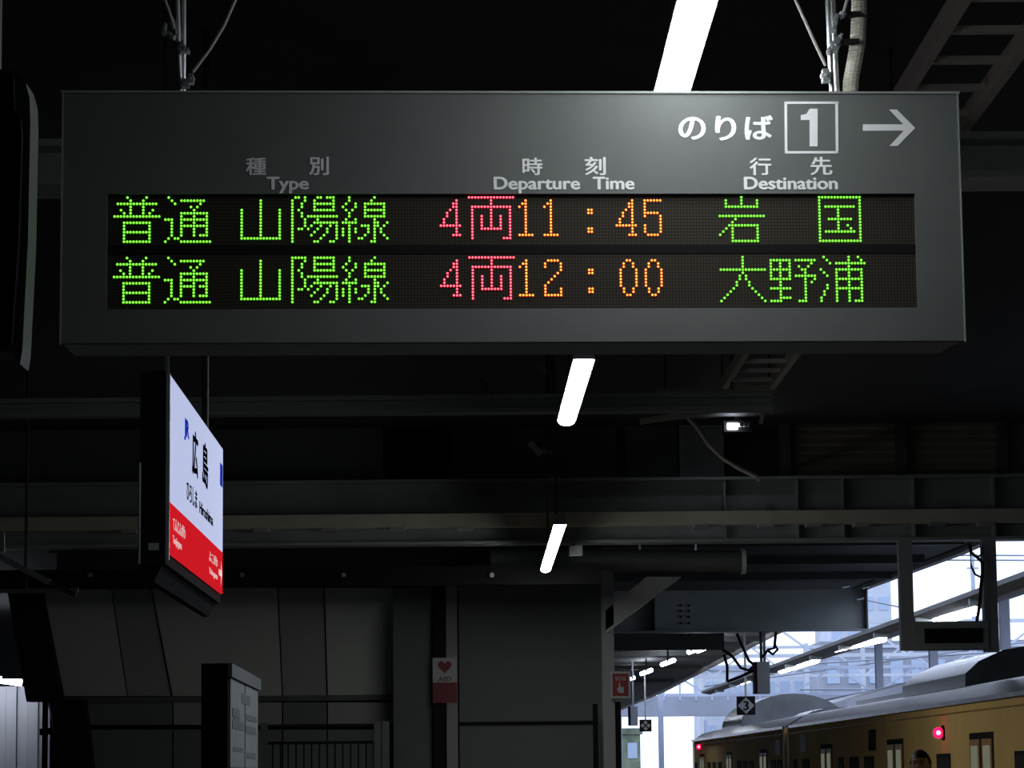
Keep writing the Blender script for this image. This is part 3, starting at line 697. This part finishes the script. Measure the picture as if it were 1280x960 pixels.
# ================================================================== STATION NAME SIGN
na = at(210.8, 690, 11.0); zb0 = na.z
nc = at_z(278.3, 742.5, zb0)
hs = at(211, 467.5, 11.0).z - zb0
sd = (nc-na); SL = sd.length; sd.normalize(); sn = Vector((sd.y, -sd.x, 0))      # sn faces the viewer's right
ss = thing('station_name_sign', 'lit white and red station name sign hanging edge-on at left', 'sign', (na+nc)/2 + sn*-.05)
ob = Vector((0,0,0))
thick = .10
zr = at(211, 626.5, 11.0).z - zb0
def sq(u0_, u1_, z0_, z1_, d): return [na+sd*u0_+sn*d+Vector((0,0,z0_)), na+sd*u1_+sn*d+Vector((0,0,z0_)), na+sd*u1_+sn*d+Vector((0,0,z1_)), na+sd*u0_+sn*d+Vector((0,0,z1_))]
MB().slab(sq(0.012, SL-.012, zr, hs, -.012), sn*.012).build('white_face', 'sign_white', ss)
MB().slab(sq(0.012, SL-.012, 0.0, zr, -.012), sn*.0125).build('red_band', 'sign_red', ss)
MB().slab(sq(-.004, SL+.01, -.045, hs+.01, -.012-thick), sn*thick).build('housing', 'black', ss)
MB().slab(sq(-.006, .012, -.03, hs+.005, -.012), sn*.014).build('face_edge', 'galvanised', ss)
pe = na+sn*(-.012-thick)+sd*-.004
MB().tube([pe+Vector((0,0,-.045)), pe+Vector((0,0,hs*.5))], .006, 6).build('corner_edge', 'galvanised', ss)
MB().slab([na+sd*.05+sn*-.01+Vector((0,0,-.0)), na+sd*(SL-.05)+sn*-.01, na+sd*(SL-.05)+sn*-.06+Vector((0,0,-.11)), na+sd*.05+sn*-.06+Vector((0,0,-.11))], sn*-.03).build('bottom_cover', 'black', ss)
lb = MB(); q = at(186, 688, 10.99); q2 = at(199, 679, 10.99)
lb.box((q.x, q.y-.012, q.z), (q2.x, q.y-.0, q2.z)); lb.build('maker_label', 'paper', ss)
loc = Vector(ss.location)
def stext(s, u0_, u1_, z0_, z1_, mm, bold=.01, name='lettering', d=.003):
    return lettering(name, s, na-loc+sn*d, sd, (0,0,1), u0_, u1_, z0_, z1_, mm, ss, bold=bold, out=sn, depth=.001)
def su(px):                                    # position along the sign of a pixel column
    d = ray(px, 600); s_ = (na-EYE).dot(sn)/d.dot(sn); return (EYE+d*s_-na).dot(sd)
def sz(px, py):
    d = ray(px, py); s_ = (na-EYE).dot(sn)/d.dot(sn); return (EYE+d*s_-na).z
def st(s, px0, px1, pt, pb, mm, bold=.01):      # pt/pb: top and bottom pixel rows at px0
    stext(s, su(px0), su(px1), sz(px0, pb), sz(px0, pt), mm, bold)
st('JR', 229, 235, 520, 549, 'sign_blue_print', .05)
st('広', 239, 246.5, 533, 592, 'sign_black_print', .04)
st('島', 252, 259.2, 549, 605, 'sign_black_print', .035)
st('ひろしま', 232.5, 245.5, 600, 624, 'sign_black_print', .03)
st('Hiroshima', 248.5, 265.5, 626, 641, 'sign_black_print', .03)
q0 = na+sn*.003+sd*su(274.2)
MB().slab([q0+Vector((0,0,sz(274.2, 606))), na+sn*.003+sd*su(277.2)+Vector((0,0,sz(274.2, 606))), na+sn*.003+sd*su(277.2)+Vector((0,0,sz(274.2, 578))), q0+Vector((0,0,sz(274.2, 578)))], sn*.001).build('blue_square', 'sign_blue_print', ss)
st('てんじんがわ', 215.5, 231, 645, 662, 'sign_light_print', .015)
st('Tenjingawa', 215.5, 226.5, 669, 682, 'sign_light_print', .015)
st('よこがわ', 261, 271.5, 688, 701, 'sign_light_print', .015)
st('Yokogawa', 261, 271.5, 709, 719, 'sign_light_print', .015)
ua, ub = su(273), su(276.5); zc_ = sz(273, 715)
for (a1, b1, c1, d1) in ((ua, ub-.02, -.014, .014),):
    MB().slab([na+sn*.003+sd*a1+Vector((0,0,zc_+c1)), na+sn*.003+sd*b1+Vector((0,0,zc_+c1)), na+sn*.003+sd*b1+Vector((0,0,zc_+d1)), na+sn*.003+sd*a1+Vector((0,0,zc_+d1))], sn*.001).build('arrow', 'sign_light_print', ss)
MB().poly([na+sn*.004+sd*(ub-.05)+Vector((0,0,zc_-.06)), na+sn*.004+sd*(ub+.03)+Vector((0,0,zc_)), na+sn*.004+sd*(ub-.05)+Vector((0,0,zc_+.06))], [(0,1,2)]).build('arrow_head', 'sign_light_print', ss)
for u in (.45, SL-.3):
    q = na+sd*u+sn*-.06
    MB().tube([(q.x, q.y, na.z+hs), (q.x, q.y, CEIL)], .016, 8).build('hanger_rod', 'dark_steel', ss)

# big rounded edge-on light box at the upper left
lbx = thing('edge_on_signbox', 'dark hanging sign box with a rounded grey edge at the left border', 'sign', at(10, 440, 6.5))
q1, q0 = at(37, 88, 6.5), at(27, 452, 6.5)
ringp = []
for px_, py_ in ((-40, 88), (18, 86), (24, 92), (32, 103), (37, 122), (38, 150), (35, 300), (28, 438), (25, 455), (17, 446), (14, 440), (-40, 440)):
    ringp.append((at(px_, py_, 6.5).x, at(px_, py_, 6.5).z))
MB().prism(ringp, 6.5, 6.62, 'y').build('housing', 'wall_smooth', lbx)
ringp = []
for px_, py_ in ((-40, 92), (14, 92), (18, 100), (18, 138), (26, 150), (28, 170), (24, 300), (15, 430), (10, 436), (-40, 436)):
    ringp.append((at(px_, py_, 6.48).x, at(px_, py_, 6.48).z))
MB().prism(ringp, 6.47, 6.5, 'y').build('face', 'black', lbx)
MB().tube([at(38, 108+0*1, 6.56)+Vector((-.08,0,.02)), Vector((at(38, 108, 6.56).x-.08, 6.56, CEIL))], .012, 8).build('hanger_rod', 'dark_steel', lbx)
q = at(30, 335, 6.55)
MB().tube([q, at(33, 331, 7.68), at(100, 237, 7.68)], .0035, 6).build('stay_wire', 'wire_grey', lbx)

# ================================================================== CABLE LADDERS, RODS, CABLES UNDER THE ROOF
ZC = 1.55+2.62
def ladder(label, xr, y0_, y1_, n_):
    t = thing('cable_ladder', label, 'cable ladder', (xr[0], y0_, ZC))
    for x in xr: MB().box((x-.02, y0_, ZC), (x+.02, y1_, ZC+.08)).build('side_rail', 'ladder_steel', t)
    for i in range(n_):
        yy = y0_+.1+(y1_-y0_-.2)*i/(n_-1); MB().box((xr[0]+.02, yy-.02, ZC+.02), (xr[1]-.02, yy+.02, ZC+.045)).build('rung', 'ladder_steel', t)
    for yy in (y0_+1, (y0_+y1_)/2, y1_-1):
        for x in xr: MB().tube([(x, yy, ZC+.08), (x, yy, CEIL)], .008, 6).build('hanger_rod', 'dark_steel', t)
mat('ladder_steel', (.75, .70, .58), .5, 0)
r_a = at_z(1215, 0, ZC); r_b = at_z(1140, 110, ZC)
xL, xR = at_z(1140, 110, ZC).x, at_z(1205, 165, ZC).x
ladder('metal cable ladder hung under the roof right of the departure board', (xL, xR), 6.5, 21.1, 33)

rb = thing('roof_brackets', 'thin crossing bars under the roof left of the tiny lamp', 'bars', at(890, 492, 19.5))
for xa, ya, xb, yb, r_ in ((822, 491, 972, 492, .022), (800, 527, 955, 504, .018), (955, 503, 951, 530, .012)):
    MB().bar(at(xa, ya, 19.5), at(xb, yb, 19.5), r_*2, r_*2.2).build('bar', 'trunking', rb)
MB().tube([at(915, 503, 19.5), (at(915, 503, 19.5).x, 19.5, CEIL)], .01, 6).build('hanger', 'dark_steel', rb)
MB().tube([at(832, 494, 19.5), (at(832, 494, 19.5).x, 19.5, CEIL)], .01, 6).build('hanger', 'dark_steel', rb)
cc_ = thing('sagging_cable', 'pale cable sagging down to the right under the tiny lamp', 'cable', at(945, 598, 28))
MB().tube([at(x, y, 27) for x, y in ((858, 520), (872, 535), (886, 556), (905, 574), (925, 586), (946, 596))], .022, 6).build('cable', 'conduit_cream', cc_)
MB().tube([at(946, 596, 27), at(948, 600, 29.0)], .02, 6).build('cable_end', 'conduit_cream', cc_)
hr = thing('lamp_stays', 'thin rods and stay wire left of the middle strip lamp', 'stays', at(686, 600, 20.5))
for xa, xb in ((686, 688), (693, 692)):
    p_ = at(xa, 598, 20.5); MB().tube([p_, (p_.x, p_.y, CEIL)], .018, 6).build('rod', 'dark_steel', hr)
MB().tube([at(668, 562, 20.5), at(600, 473, 20.5)], .009, 5).build('wire', 'dark_steel', hr)
MB().bar(at(662, 553, 20.5), at(676, 568, 20.5), .04).build('clamp', 'girder_pale', hr)
MB().bar(at(676, 563, 20.5), at(690, 567, 20.5), .03).build('arm', 'girder_grey', hr)
MB().bar(at(671, 452, 20.5), at(686, 468, 20.5), .03).build('clamp', 'girder_grey', hr)
jb = thing('junction_box', 'small pale junction box right of the farthest strip lamp', 'box', at(722, 693, 28.8))
u, v = at(712, 694, 28.98), at(728, 682, 28.98); MB().box((u.x, 28.98, u.z), (v.x, 29.13, v.z)).build('box', 'girder_pale', jb)
MB().box((u.x+.03, 29.1, v.z), (u.x+.06, 29.13, a.z)).build('bracket', 'dark_steel', jb)

# left low bars
lbz = thing('steel_bars', 'slanting grey bar and post at the left border above the panelled wall', 'bars', at(10, 740, 24))
MB().bar(at(-20, 686, 24), at(62, 728, 24), .05).build('slanting_bar', 'girder_pale', lbz)
MB().bar(at(62, 728, 24), at(95, 744, 24), .04).build('slanting_bar', 'dark_steel', lbz)
MB().bar(at(2, 666, 24), at(2, 690, 24), .05).build('post', 'girder_pale', lbz)
MB().bar(at(-20, 739, 24), at(98, 738, 24), .035).build('flat_bar', 'girder_grey', lbz)
MB().tube([at(32, 738, 24), (at(32, 738, 24).x, 24, CEIL)], .014, 6).build('hanger', 'dark_steel', lbz)

# ================================================================== TRAIN
TX = 4.5; TW = 2.85; RAILZ = -1.1
def car(label, y0_, y1_, cab=False):
    t = thing('train_car', label, 'train', (TX+TW/2, (y0_+y1_)/2, -1.07), 'cars of the orange train')
    zc0 = 1.55+.60                              # cantrail
    # body shell with rounded cab corner
    x0_, x1_ = TX, TX+TW
    if cab: ring = [(x0_, y0_), (x1_, y0_), (x1_, y1_-.7), (x1_-.25, y1_-.12), (x1_-.7, y1_), (x0_+.7, y1_), (x0_+.25, y1_-.12), (x0_, y1_-.7)]
    else: ring = [(x0_, y0_), (x1_, y0_), (x1_, y1_), (x0_, y1_)]
    MB().prism(ring, -.15, zc0, 'z').build('body', 'train_orange', t)
    # roof: arc
    K = 12; pr = [(x0_+.0+TW*i/K, zc0+.30*math.sqrt(max(0, 1-(2*i/K-1)**2))**1.1) for i in range(K+1)]
    MB().prism(pr, y0_, y1_-(.15 if cab else 0), 'y').build('roof', 'train_roof', t, smooth=True)
    MB().box((x0_-.03, y0_, zc0-.02), (x0_, y1_-.4, zc0+.02)).build('rain_gutter', 'train_roof', t)
    MB().box((x0_-.012, y0_, zc0-.10), (x0_, y1_-.4, zc0-.09)).build('seam', 'train_seam', t)
    for yy in (y0_, y1_-.16-(.5 if cab else 0)):
        MB().box((x0_-.008, yy, -.15), (x0_, yy+.16, zc0-.02)).build('end_pillar', 'train_seam', t)
    MB().box((x0_+.2, y0_+.6, -1.07), (x1_-.2, y1_-.6, -.15)).build('underframe', 'train_black', t)
    ge = MB().box((TX+TW/2-.42, y0_-.03, -.1), (TX+TW/2+.42, y0_, zc0-.25)).build('gangway_door', 'train_seam', t)
    MB().box((TX+TW/2-.25, y0_-.04, .9), (TX+TW/2+.25, y0_-.03, zc0-.45)).build('door_window', 'train_glass', ge)
    for xe in (TX+.6, TX+TW-.6): MB().box((xe-.3, y0_-.02, .95), (xe+.3, y0_, zc0-.45)).build('end_window', 'train_glass', t)
    return t, zc0
def door(t, y, w_=1.3, lit=True):
    zt_ = 1.55+.30
    mb = MB().box((TX-.002, y-w_/2, -.05), (TX+.004, y+w_/2, zt_)); d = mb.build('door', 'train_black', t)
    for k in (-1, 1):
        yc = y+k*w_*.25
        MB().box((TX-.012, yc-w_*.2, -.05), (TX-.002, yc+w_*.2, zt_-.06)).build('door_leaf', 'train_seam', d)
        MB().box((TX-.016, yc-w_*.14, .85), (TX-.012, yc+w_*.14, zt_-.12)).build('door_window', 'door_window' if lit else 'train_glass', d)
def window(t, y, w_, z1_=1.55+.12, z0_=.8, glass='train_glass'):
    d = MB().box((TX-.008, y-w_/2, z0_), (TX, y+w_/2, z1_)).build('window_frame', 'train_black', t)
    MB().box((TX-.011, y-w_/2+.04, z0_+.04), (TX-.007, y+w_/2-.04, z1_-.04)).build('pane', glass, d)
def yat(px): return TX*F/(px-605)*1.0
A_car, zc0 = car('nearest orange train car, its red side lamp above the person in front of it', 24-2.0, 43.4)
for y in (26.4, 32.0, 38.5): door(A_car, y)
for y in (28.6, 30.0, 34.2, 35.6, 36.9, 24.3, 41.0): window(A_car, y, .85 if y not in (36.9,) else .5)
window(A_car, 42.4, .5)
MB().box((TX-.02, 40.9, 1.55+.22), (TX-.004, 41.5, 1.55+.46)).build('destination_blind', 'lit_wall', A_car)
for i in range(5):
    p_ = at_x(1091, 915+i*5.2, TX); MB().box((TX-.015, p_.y-.28, p_.z-.02), (TX-.002, p_.y+.28, p_.z+.025)).build('vent_slat', 'train_black', A_car)
def side_lamp(t, x, y):
    p_ = at_x(x, y, TX)
    def ball(cx, cy, R):
        pts = [(cx+R*cos(j*pi/6)*sin(i*pi/8), cy+R*cos(i*pi/8), p_.z+R*sin(j*pi/6)*sin(i*pi/8)) for i in range(9) for j in range(12)]
        return MB().poly(pts, [(i*12+j, i*12+(j+1) % 12, (i+1)*12+(j+1) % 12, (i+1)*12+j) for i in range(8) for j in range(12)])
    l_ = ball(TX-.055, p_.y, .055).build('side_lamp', 'red_lamp', t, smooth=True)
    ball(TX-.06, p_.y-.035, .027).build('lamp_core', 'red_lamp_core', l_, smooth=True)
    MB().tube([(TX-.02, p_.y, p_.z), (TX, p_.y, p_.z)], .075, 14).build('lamp_base', 'train_black', t)
side_lamp(A_car, 1180, 916)
B_car, _ = car('far orange train car with the rounded end at the left of the train', 43.9, 64.0, True)
for y in (47.3, 54.0, 60.8): door(B_car, y)
for y in (44.7, 45.7, 49.4, 50.7, 51.9, 56.2, 57.6, 58.9, 62.6): window(B_car, y, .8)
side_lamp(B_car, 877, 933.5)
MB().box((TX-.02, 44.5, 1.55+.2), (TX-.004, 45.1, 1.55+.42)).build('destination_blind', 'lit_wall', B_car)
cp_ = thing('car_coupling', 'dark gap bellows between the two orange train cars', 'bellows', (TX+TW/2, 43.65, -.2))
MB().box((TX+.12, 43.41, -.2), (TX+TW-.12, 43.85, 1.55+.62)).build('bellows', 'train_seam', cp_)
# bogies and wheels
for t, ys in ((A_car, (26, 40)), (B_car, (47, 61))):
    for y in ys:
        bgy = MB().box((TX+.45, y-1.3, -1.0), (TX+TW-.45, y+1.3, -.7)).build('bogie', 'train_black', t)
        for dy in (-.9, .9):
            for xw in (TX+TW/2-.53, TX+TW/2+.53):
                MB().tube([(xw-.06, y+dy, -1.1+.43), (xw+.06, y+dy, -1.1+.43)], .42, 16).build('wheel', 'rail_steel', bgy)
for xr, wh in ((TX+TW/2-.53, 'under the near side of the train'), (TX+TW/2+.53, 'under the far side of the train'), (TX+TW/2+3.3, 'of the empty track, nearer to the train'), (TX+TW/2+4.36, 'of the empty track, beside the opposite platform')):
    r_ = MB().box((xr-.035, -8, -1.25), (xr+.035, 145, -1.1)).build('track_rail', 'rail_steel', None)
    tag(r_, 'steel running rail '+wh, 'rail', 'track rails')
# roof units
def roof_unit(label, y0_, y1_, x0_, x1_, ztop, t, rnd, low=0):
    zb_ = 1.55+.83
    if rnd:
        K = 14; cx_ = (x0_+x1_)/2; pr = [(x0_, zb_-.1), (x1_, zb_-.1)]
        for i in range(K+1): pr.append((cx_+(x1_-x0_)/2*cos(pi*i/K), zb_+(ztop-zb_)*sin(pi*i/K)))
    else:
        h_ = ztop-zb_; w1 = x1_-x0_
        pr = [(x0_, zb_-.1), (x1_, zb_-.1), (x1_, zb_+h_*.3), (x1_-w1*.08, zb_+h_*.62), (x1_-w1*.22, zb_+h_*.9), (x1_-w1*.36, ztop), (x0_+w1*.36, ztop), (x0_+w1*.22, zb_+h_*.9), (x0_+w1*.08, zb_+h_*.62), (x0_, zb_+h_*.3)]
    MB().prism(pr, y0_, y1_, 'y').build('roof_unit', 'train_roof_unit', t, smooth=True)
roof_unit('', 30.2, 34.8, TX+.5, TX+TW-.5, 1.55+1.24, A_car, False, .06)
roof_unit('', 56.0, 60.5, TX+.40, TX+TW-.40, 1.55+1.42, B_car, True)
roof_unit('', 48, 50.0, TX+.8, TX+TW-.8, 1.55+.98, B_car, False)
MB().box((TX+.8, 36, 1.55+.80), (TX+TW-.8, 41.5, 1.55+.93)).build('roof_walkway', 'train_roof_unit', A_car)
MB().box((TX+.7, 61.5, 1.55+.75), (TX+TW-1.2, 63.0, 1.55+.95)).build('roof_box', 'train_roof_unit', B_car)

# ================================================================== PERSON
pc = at(1150.5, 938, 23.6)
HT = pc.z                                       # top of the head
s_ = HT/1.70
ps = thing('person', 'person with short black hair standing before the orange train', 'person', (pc.x, 23.6, 0))
def skin_obj(name, verts, edges, radii, mname, root=0, lvl=2):
    bm = bmesh.new(); ly = bm.verts.layers.skin.verify(); bv = []
    for i, v in enumerate(verts):
        b1 = bm.verts.new(Vector(v)*s_); bv.append(b1); r_ = radii[i]
        b1[ly].radius = ((r_[0] if isinstance(r_, tuple) else r_)*s_, (r_[1] if isinstance(r_, tuple) else r_)*s_); b1[ly].use_root = (i == root)
    for a1, b1 in edges: bm.edges.new((bv[a1], bv[b1]))
    me = bpy.data.meshes.new(name); bm.to_mesh(me); bm.free()
    o = bpy.data.objects.new(name, me); col.objects.link(o)
    sk = o.modifiers.new('s', 'SKIN'); sk.use_smooth_shade = True
    sub = o.modifiers.new('u', 'SUBSURF'); sub.levels = sub.render_levels = lvl
    me.materials.append(M[mname]); o.parent = ps
    return o
V = [(0,0,.72),(0,0,.92),(0,0,1.10),(0,0,1.27),(0,.01,1.39),(0,.01,1.50),
     (.13,.01,1.37),(.19,.02,1.27),(.225,.02,1.08),(.235,-.05,.80),(-.13,.01,1.37),(-.19,.02,1.27),(-.225,.02,1.08),(-.235,-.05,.80)]
Ed = [(0,1),(1,2),(2,3),(3,4),(4,5),(4,6),(6,7),(7,8),(8,9),(4,10),(10,11),(11,12),(12,13)]
skin_obj('coat', V, Ed, [(.165,.12),(.165,.12),(.15,.11),(.165,.12),(.11,.095),(.062,.065),(.075,.08),(.068,.07),(.058,.06),(.046,.048),(.075,.08),(.068,.07),(.058,.06),(.046,.048)], 'coat', root=1)
V = [(0,0,.98),(.09,0,.85),(.10,-.01,.48),(.10,.02,.20),(.10,.02,.04),(-.09,0,.85),(-.10,-.01,.48),(-.10,.02,.20),(-.10,.02,.04)]
skin_obj('trousers', V, [(0,1),(1,2),(2,3),(3,4),(0,5),(5,6),(6,7),(7,8)], [(.14,.1),.095,.065,.055,.06,.095,.065,.055,.06], 'trousers')
skin_obj('shoe', [(.10,.03,.05),(.105,-.06,.045),(.11,-.15,.03)], [(0,1),(1,2)], [(.05,.05),(.048,.045),(.04,.03)], 'train_black', root=1)
skin_obj('shoe', [(-.10,.03,.05),(-.105,-.06,.045),(-.11,-.15,.03)], [(0,1),(1,2)], [(.05,.05),(.048,.045),(.04,.03)], 'train_black', root=1)
skin_obj('neck', [(0,.01,1.44),(0,.0,1.53)], [(0,1)], [.06,.055], 'skin', lvl=1)
for sx in (-1, 1):
    hv = [(sx*.232,-.045,.92),(sx*.23,-.065,.815)]; he = [(0,1)]; hr_ = [.03,.034]
    for k, (dx, ln_) in enumerate(((-.027,.07),(-.009,.08),(.009,.075),(.027,.06))):
        i0 = len(hv); hv += [(sx*.23+dx,-.075,.78),(sx*.23+dx,-.088,.78-ln_*.5),(sx*.23+dx,-.082,.78-ln_)]; he += [(1,i0),(i0,i0+1),(i0+1,i0+2)]; hr_ += [.011,.010,.008]
    i0 = len(hv); hv += [(sx*.23-sx*.04,-.08,.81),(sx*.23-sx*.055,-.09,.77)]; he += [(1,i0),(i0,i0+1)]; hr_ += [.012,.009]
    skin_obj('hand', hv, he, hr_, 'skin', lvl=1)
# head: shaped sphere
def head_mesh(name, mname, fn, seg=24, rg=18):
    mb = MB(); pts = []
    for i in range(rg+1):
        th = pi*i/rg
        for j in range(seg):
            ph = 2*pi*j/seg
            pts.append(fn(th, ph))
    fs = [(i*seg+j, i*seg+(j+1) % seg, (i+1)*seg+(j+1) % seg, (i+1)*seg+j) for i in range(rg) for j in range(seg)]
    mb.poly(pts, fs); me_o = mb.build(name, mname, ps, loc=(0,0,0), smooth=True); me_o.location = (0,0,0); return me_o
HC = Vector((0, -.01, 1.585))*s_
def head_fn(th, ph):
    x, y, z = sin(th)*cos(ph), sin(th)*sin(ph), cos(th)
    sx, sy, sz_ = .076, .095, .113
    if z < 0: sx *= 1+z*.28; sy *= 1+z*.15
    p_ = Vector((x*sx, y*sy, z*sz_))
    if y < 0:                                   # face side
        p_.y += -.016*math.exp(-((x/.16)**2) - ((z+.12)/.17)**2)      # nose
        for e in (-1, 1): p_.y += .010*math.exp(-((x-e*.36)/.18)**2 - ((z-.06)/.11)**2)
        p_.y += -.006*math.exp(-((x/.4)**2) - ((z+.52)/.10)**2)
        p_.y += -.006*math.exp(-((x/.3)**2) - ((z+.85)/.15)**2)
    return HC + p_*s_
face = head_mesh('head', 'skin', head_fn, 40, 32)
def hair_fn(th, ph):
    x, y, z = sin(th)*cos(ph), sin(th)*sin(ph), cos(th)
    lim = .42 if y < -.25 else (-.45 if y > .1 else .0)
    zz = max(z, lim if y < -.25 else lim)
    k = 1.0 if z >= lim else .8
    return HC + Vector((x*.087*k, y*.106*k+.006, max(z*.122, lim*.113)))*s_
hair = head_mesh('hair', 'hair', hair_fn, 40, 32)
for e in (-1, 1):
    MB().poly([HC+Vector((e*.027+.010*cos(a_*pi/4), -.0935, .006+.006*sin(a_*pi/4)))*s_ for a_ in range(8)], [tuple(range(8))]).build('eye', 'hair', ps, loc=(0,0,0)).location = (0,0,0)
    MB().box(HC+Vector((e*.027-.018, -.100, .024))*s_, HC+Vector((e*.027+.018, -.086, .030))*s_).build('eyebrow', 'hair', ps, loc=(0,0,0)).location = (0,0,0)
    MB().hexa([HC+Vector((e*.072, -.012, -.03))*s_, HC+Vector((e*.088, -.0, -.025))*s_, HC+Vector((e*.086, .015, -.025))*s_, HC+Vector((e*.072, .015, -.03))*s_, HC+Vector((e*.072, -.012, .03))*s_, HC+Vector((e*.094, 0, .028))*s_, HC+Vector((e*.09, .016, .028))*s_, HC+Vector((e*.072, .015, .03))*s_]).build('ear', 'skin', ps, loc=(0,0,0)).location = (0,0,0)
MB().box(HC+Vector((-.02, -.097, -.062))*s_, HC+Vector((.02, -.088, -.057))*s_).build('mouth', 'dark_red', ps, loc=(0,0,0)).location = (0,0,0)
for ch_ in ps.children:
    if ch_.name.split('.')[0] in ('head', 'hair', 'eye', 'eyebrow', 'ear', 'mouth'): pass
# turned a little to the left of the photograph
ps.rotation_euler.z = -.35

# ================================================================== FAR BACKGROUND
# overhead line gantries: lattice beams on posts
def gantry(label, Y, zlo, h_, x0_, x1_, posts, mm='far_blue', pitch=1.6, r_=.06):
    t = thing('line_gantry', label, 'gantry', ((x0_+x1_)/2, Y, 0))
    for zz in (zlo, zlo+h_): MB().box((x0_, Y-r_, zz-r_), (x1_, Y+r_, zz+r_)).build('chord', mm, t)
    x = x0_; k = 0
    while x+pitch <= x1_+.01:
        MB().bar((x, Y, zlo if k % 2 else zlo+h_), (x+pitch, Y, zlo+h_ if k % 2 else zlo), r_*1.2).build('lattice_bar', mm, t); x += pitch; k += 1
    for px_ in posts: MB().box((px_-.1, Y-.11, -1.25), (px_+.1, Y+.11, zlo+h_+.15)).build('post', mm, t)
    return t
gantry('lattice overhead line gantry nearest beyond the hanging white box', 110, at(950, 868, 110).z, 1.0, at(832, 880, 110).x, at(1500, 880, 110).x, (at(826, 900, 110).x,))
gantry('second lattice gantry beyond the first, higher in the opening', 122, at(950, 845, 122).z, 1.2, at(845, 850, 122).x, at(1500, 850, 122).x, (at(1009, 880, 122).x,), 'far_pale')  # paler colour imitates haze on the farther gantries
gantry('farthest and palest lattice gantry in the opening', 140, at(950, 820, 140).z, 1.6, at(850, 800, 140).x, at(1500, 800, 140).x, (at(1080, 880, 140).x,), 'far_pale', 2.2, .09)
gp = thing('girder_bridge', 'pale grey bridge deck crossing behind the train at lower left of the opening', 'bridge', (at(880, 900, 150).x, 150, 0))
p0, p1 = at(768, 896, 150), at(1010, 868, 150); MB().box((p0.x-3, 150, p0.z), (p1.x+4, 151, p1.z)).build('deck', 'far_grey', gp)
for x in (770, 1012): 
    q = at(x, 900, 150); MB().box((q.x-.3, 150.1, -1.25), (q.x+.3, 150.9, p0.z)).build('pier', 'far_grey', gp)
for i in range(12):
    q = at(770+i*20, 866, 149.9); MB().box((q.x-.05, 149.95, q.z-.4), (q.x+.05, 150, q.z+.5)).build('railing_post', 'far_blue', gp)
# thin masts
for x, yt, Y, lab in ((882, 900, 120, 'short dark mast just above the train end'), (1215, 690, 150, 'lattice mast against the white sky at right')):
    q = at(x, yt, Y); t = thing('mast', lab, 'mast', (q.x, Y, -1.25))
    MB().tube([(q.x, Y, -1.25), (q.x, Y, q.z)], .09 if Y < 130 else .12, 6).build('pole', 'far_blue', t)
    MB().box((q.x-.3, Y-.04, q.z-.9), (q.x+.3, Y+.04, q.z-.8)).build('crossarm', 'far_blue', t)
# contact wires
wz = thing('overhead_wire', 'horizontal overhead wires crossing the white sky at right', 'wire', at(1200, 699, 80))
for y in (694, 700): MB().tube([at(1140, y, 80), at(1500, y+1, 80)], .025, 4).build('wire', 'far_grey', wz)
ow = thing('overhead_wire', 'thin overhead wires crossing below the opposite canopy', 'wire', at(1100, 812, 85))
for (xa, ya, xb, yb) in ((880, 858, 1300, 800), (845, 840, 1300, 812), (1000, 862, 1300, 860), (1060, 745, 1130, 760)): MB().tube([at(xa, ya, 112), at(xb, yb, 112)], .035, 4).build('wire', 'far_grey', ow)
# buildings
def building(label, Y, px0, px1, pyt, mm, floors, bays, depth=12, glass='glass_far'):
    x0_, x1_ = at(px0, 900, Y).x, at(px1, 900, Y).x; z1_ = at((px0+px1)/2, pyt, Y).z
    t = thing('building', label, 'building', ((x0_+x1_)/2, Y, -1.25))
    MB().box((x0_, Y, -1.25), (x1_, Y+depth, z1_)).build('walls', mm, t)
    for f_ in range(floors):
        for b2 in range(bays):
            zz0 = -1.25+(z1_+1.25)*(f_+.3)/floors; zz1 = -1.25+(z1_+1.25)*(f_+.75)/floors
            xx0 = x0_+(x1_-x0_)*(b2+.2)/bays; xx1 = x0_+(x1_-x0_)*(b2+.8)/bays
            MB().box((xx0, Y-.08, zz0), (xx1, Y+.05, zz1)).build('window', glass, t)
    MB().box((x0_-.2, Y-.2, z1_), (x1_+.2, Y+depth, z1_+.5)).build('parapet', mm, t)
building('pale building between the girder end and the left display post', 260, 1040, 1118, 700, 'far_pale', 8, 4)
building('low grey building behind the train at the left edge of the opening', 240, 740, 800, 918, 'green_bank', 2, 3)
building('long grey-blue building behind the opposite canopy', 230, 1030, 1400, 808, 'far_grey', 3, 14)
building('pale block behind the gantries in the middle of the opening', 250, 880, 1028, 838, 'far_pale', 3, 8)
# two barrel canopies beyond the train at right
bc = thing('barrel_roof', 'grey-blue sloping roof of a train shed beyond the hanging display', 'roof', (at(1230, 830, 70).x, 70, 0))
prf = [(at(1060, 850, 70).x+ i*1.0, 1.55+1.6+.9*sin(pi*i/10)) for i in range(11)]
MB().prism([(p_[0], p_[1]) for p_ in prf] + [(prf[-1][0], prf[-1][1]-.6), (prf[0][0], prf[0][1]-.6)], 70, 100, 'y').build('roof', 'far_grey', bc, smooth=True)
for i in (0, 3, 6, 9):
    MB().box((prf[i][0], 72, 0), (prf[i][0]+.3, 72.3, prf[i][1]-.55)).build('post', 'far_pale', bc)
# ground beyond
struct('trim_3', MB().box((-200, 140, -1.6), (300, 400, -1.3)), 'ballast')
struct('trim_4', MB().box((20.3, 30, -1.6), (200, 140, -1.3)), 'ballast')
for o in bpy.data.objects:
    if '_local' in o: del o['_local']
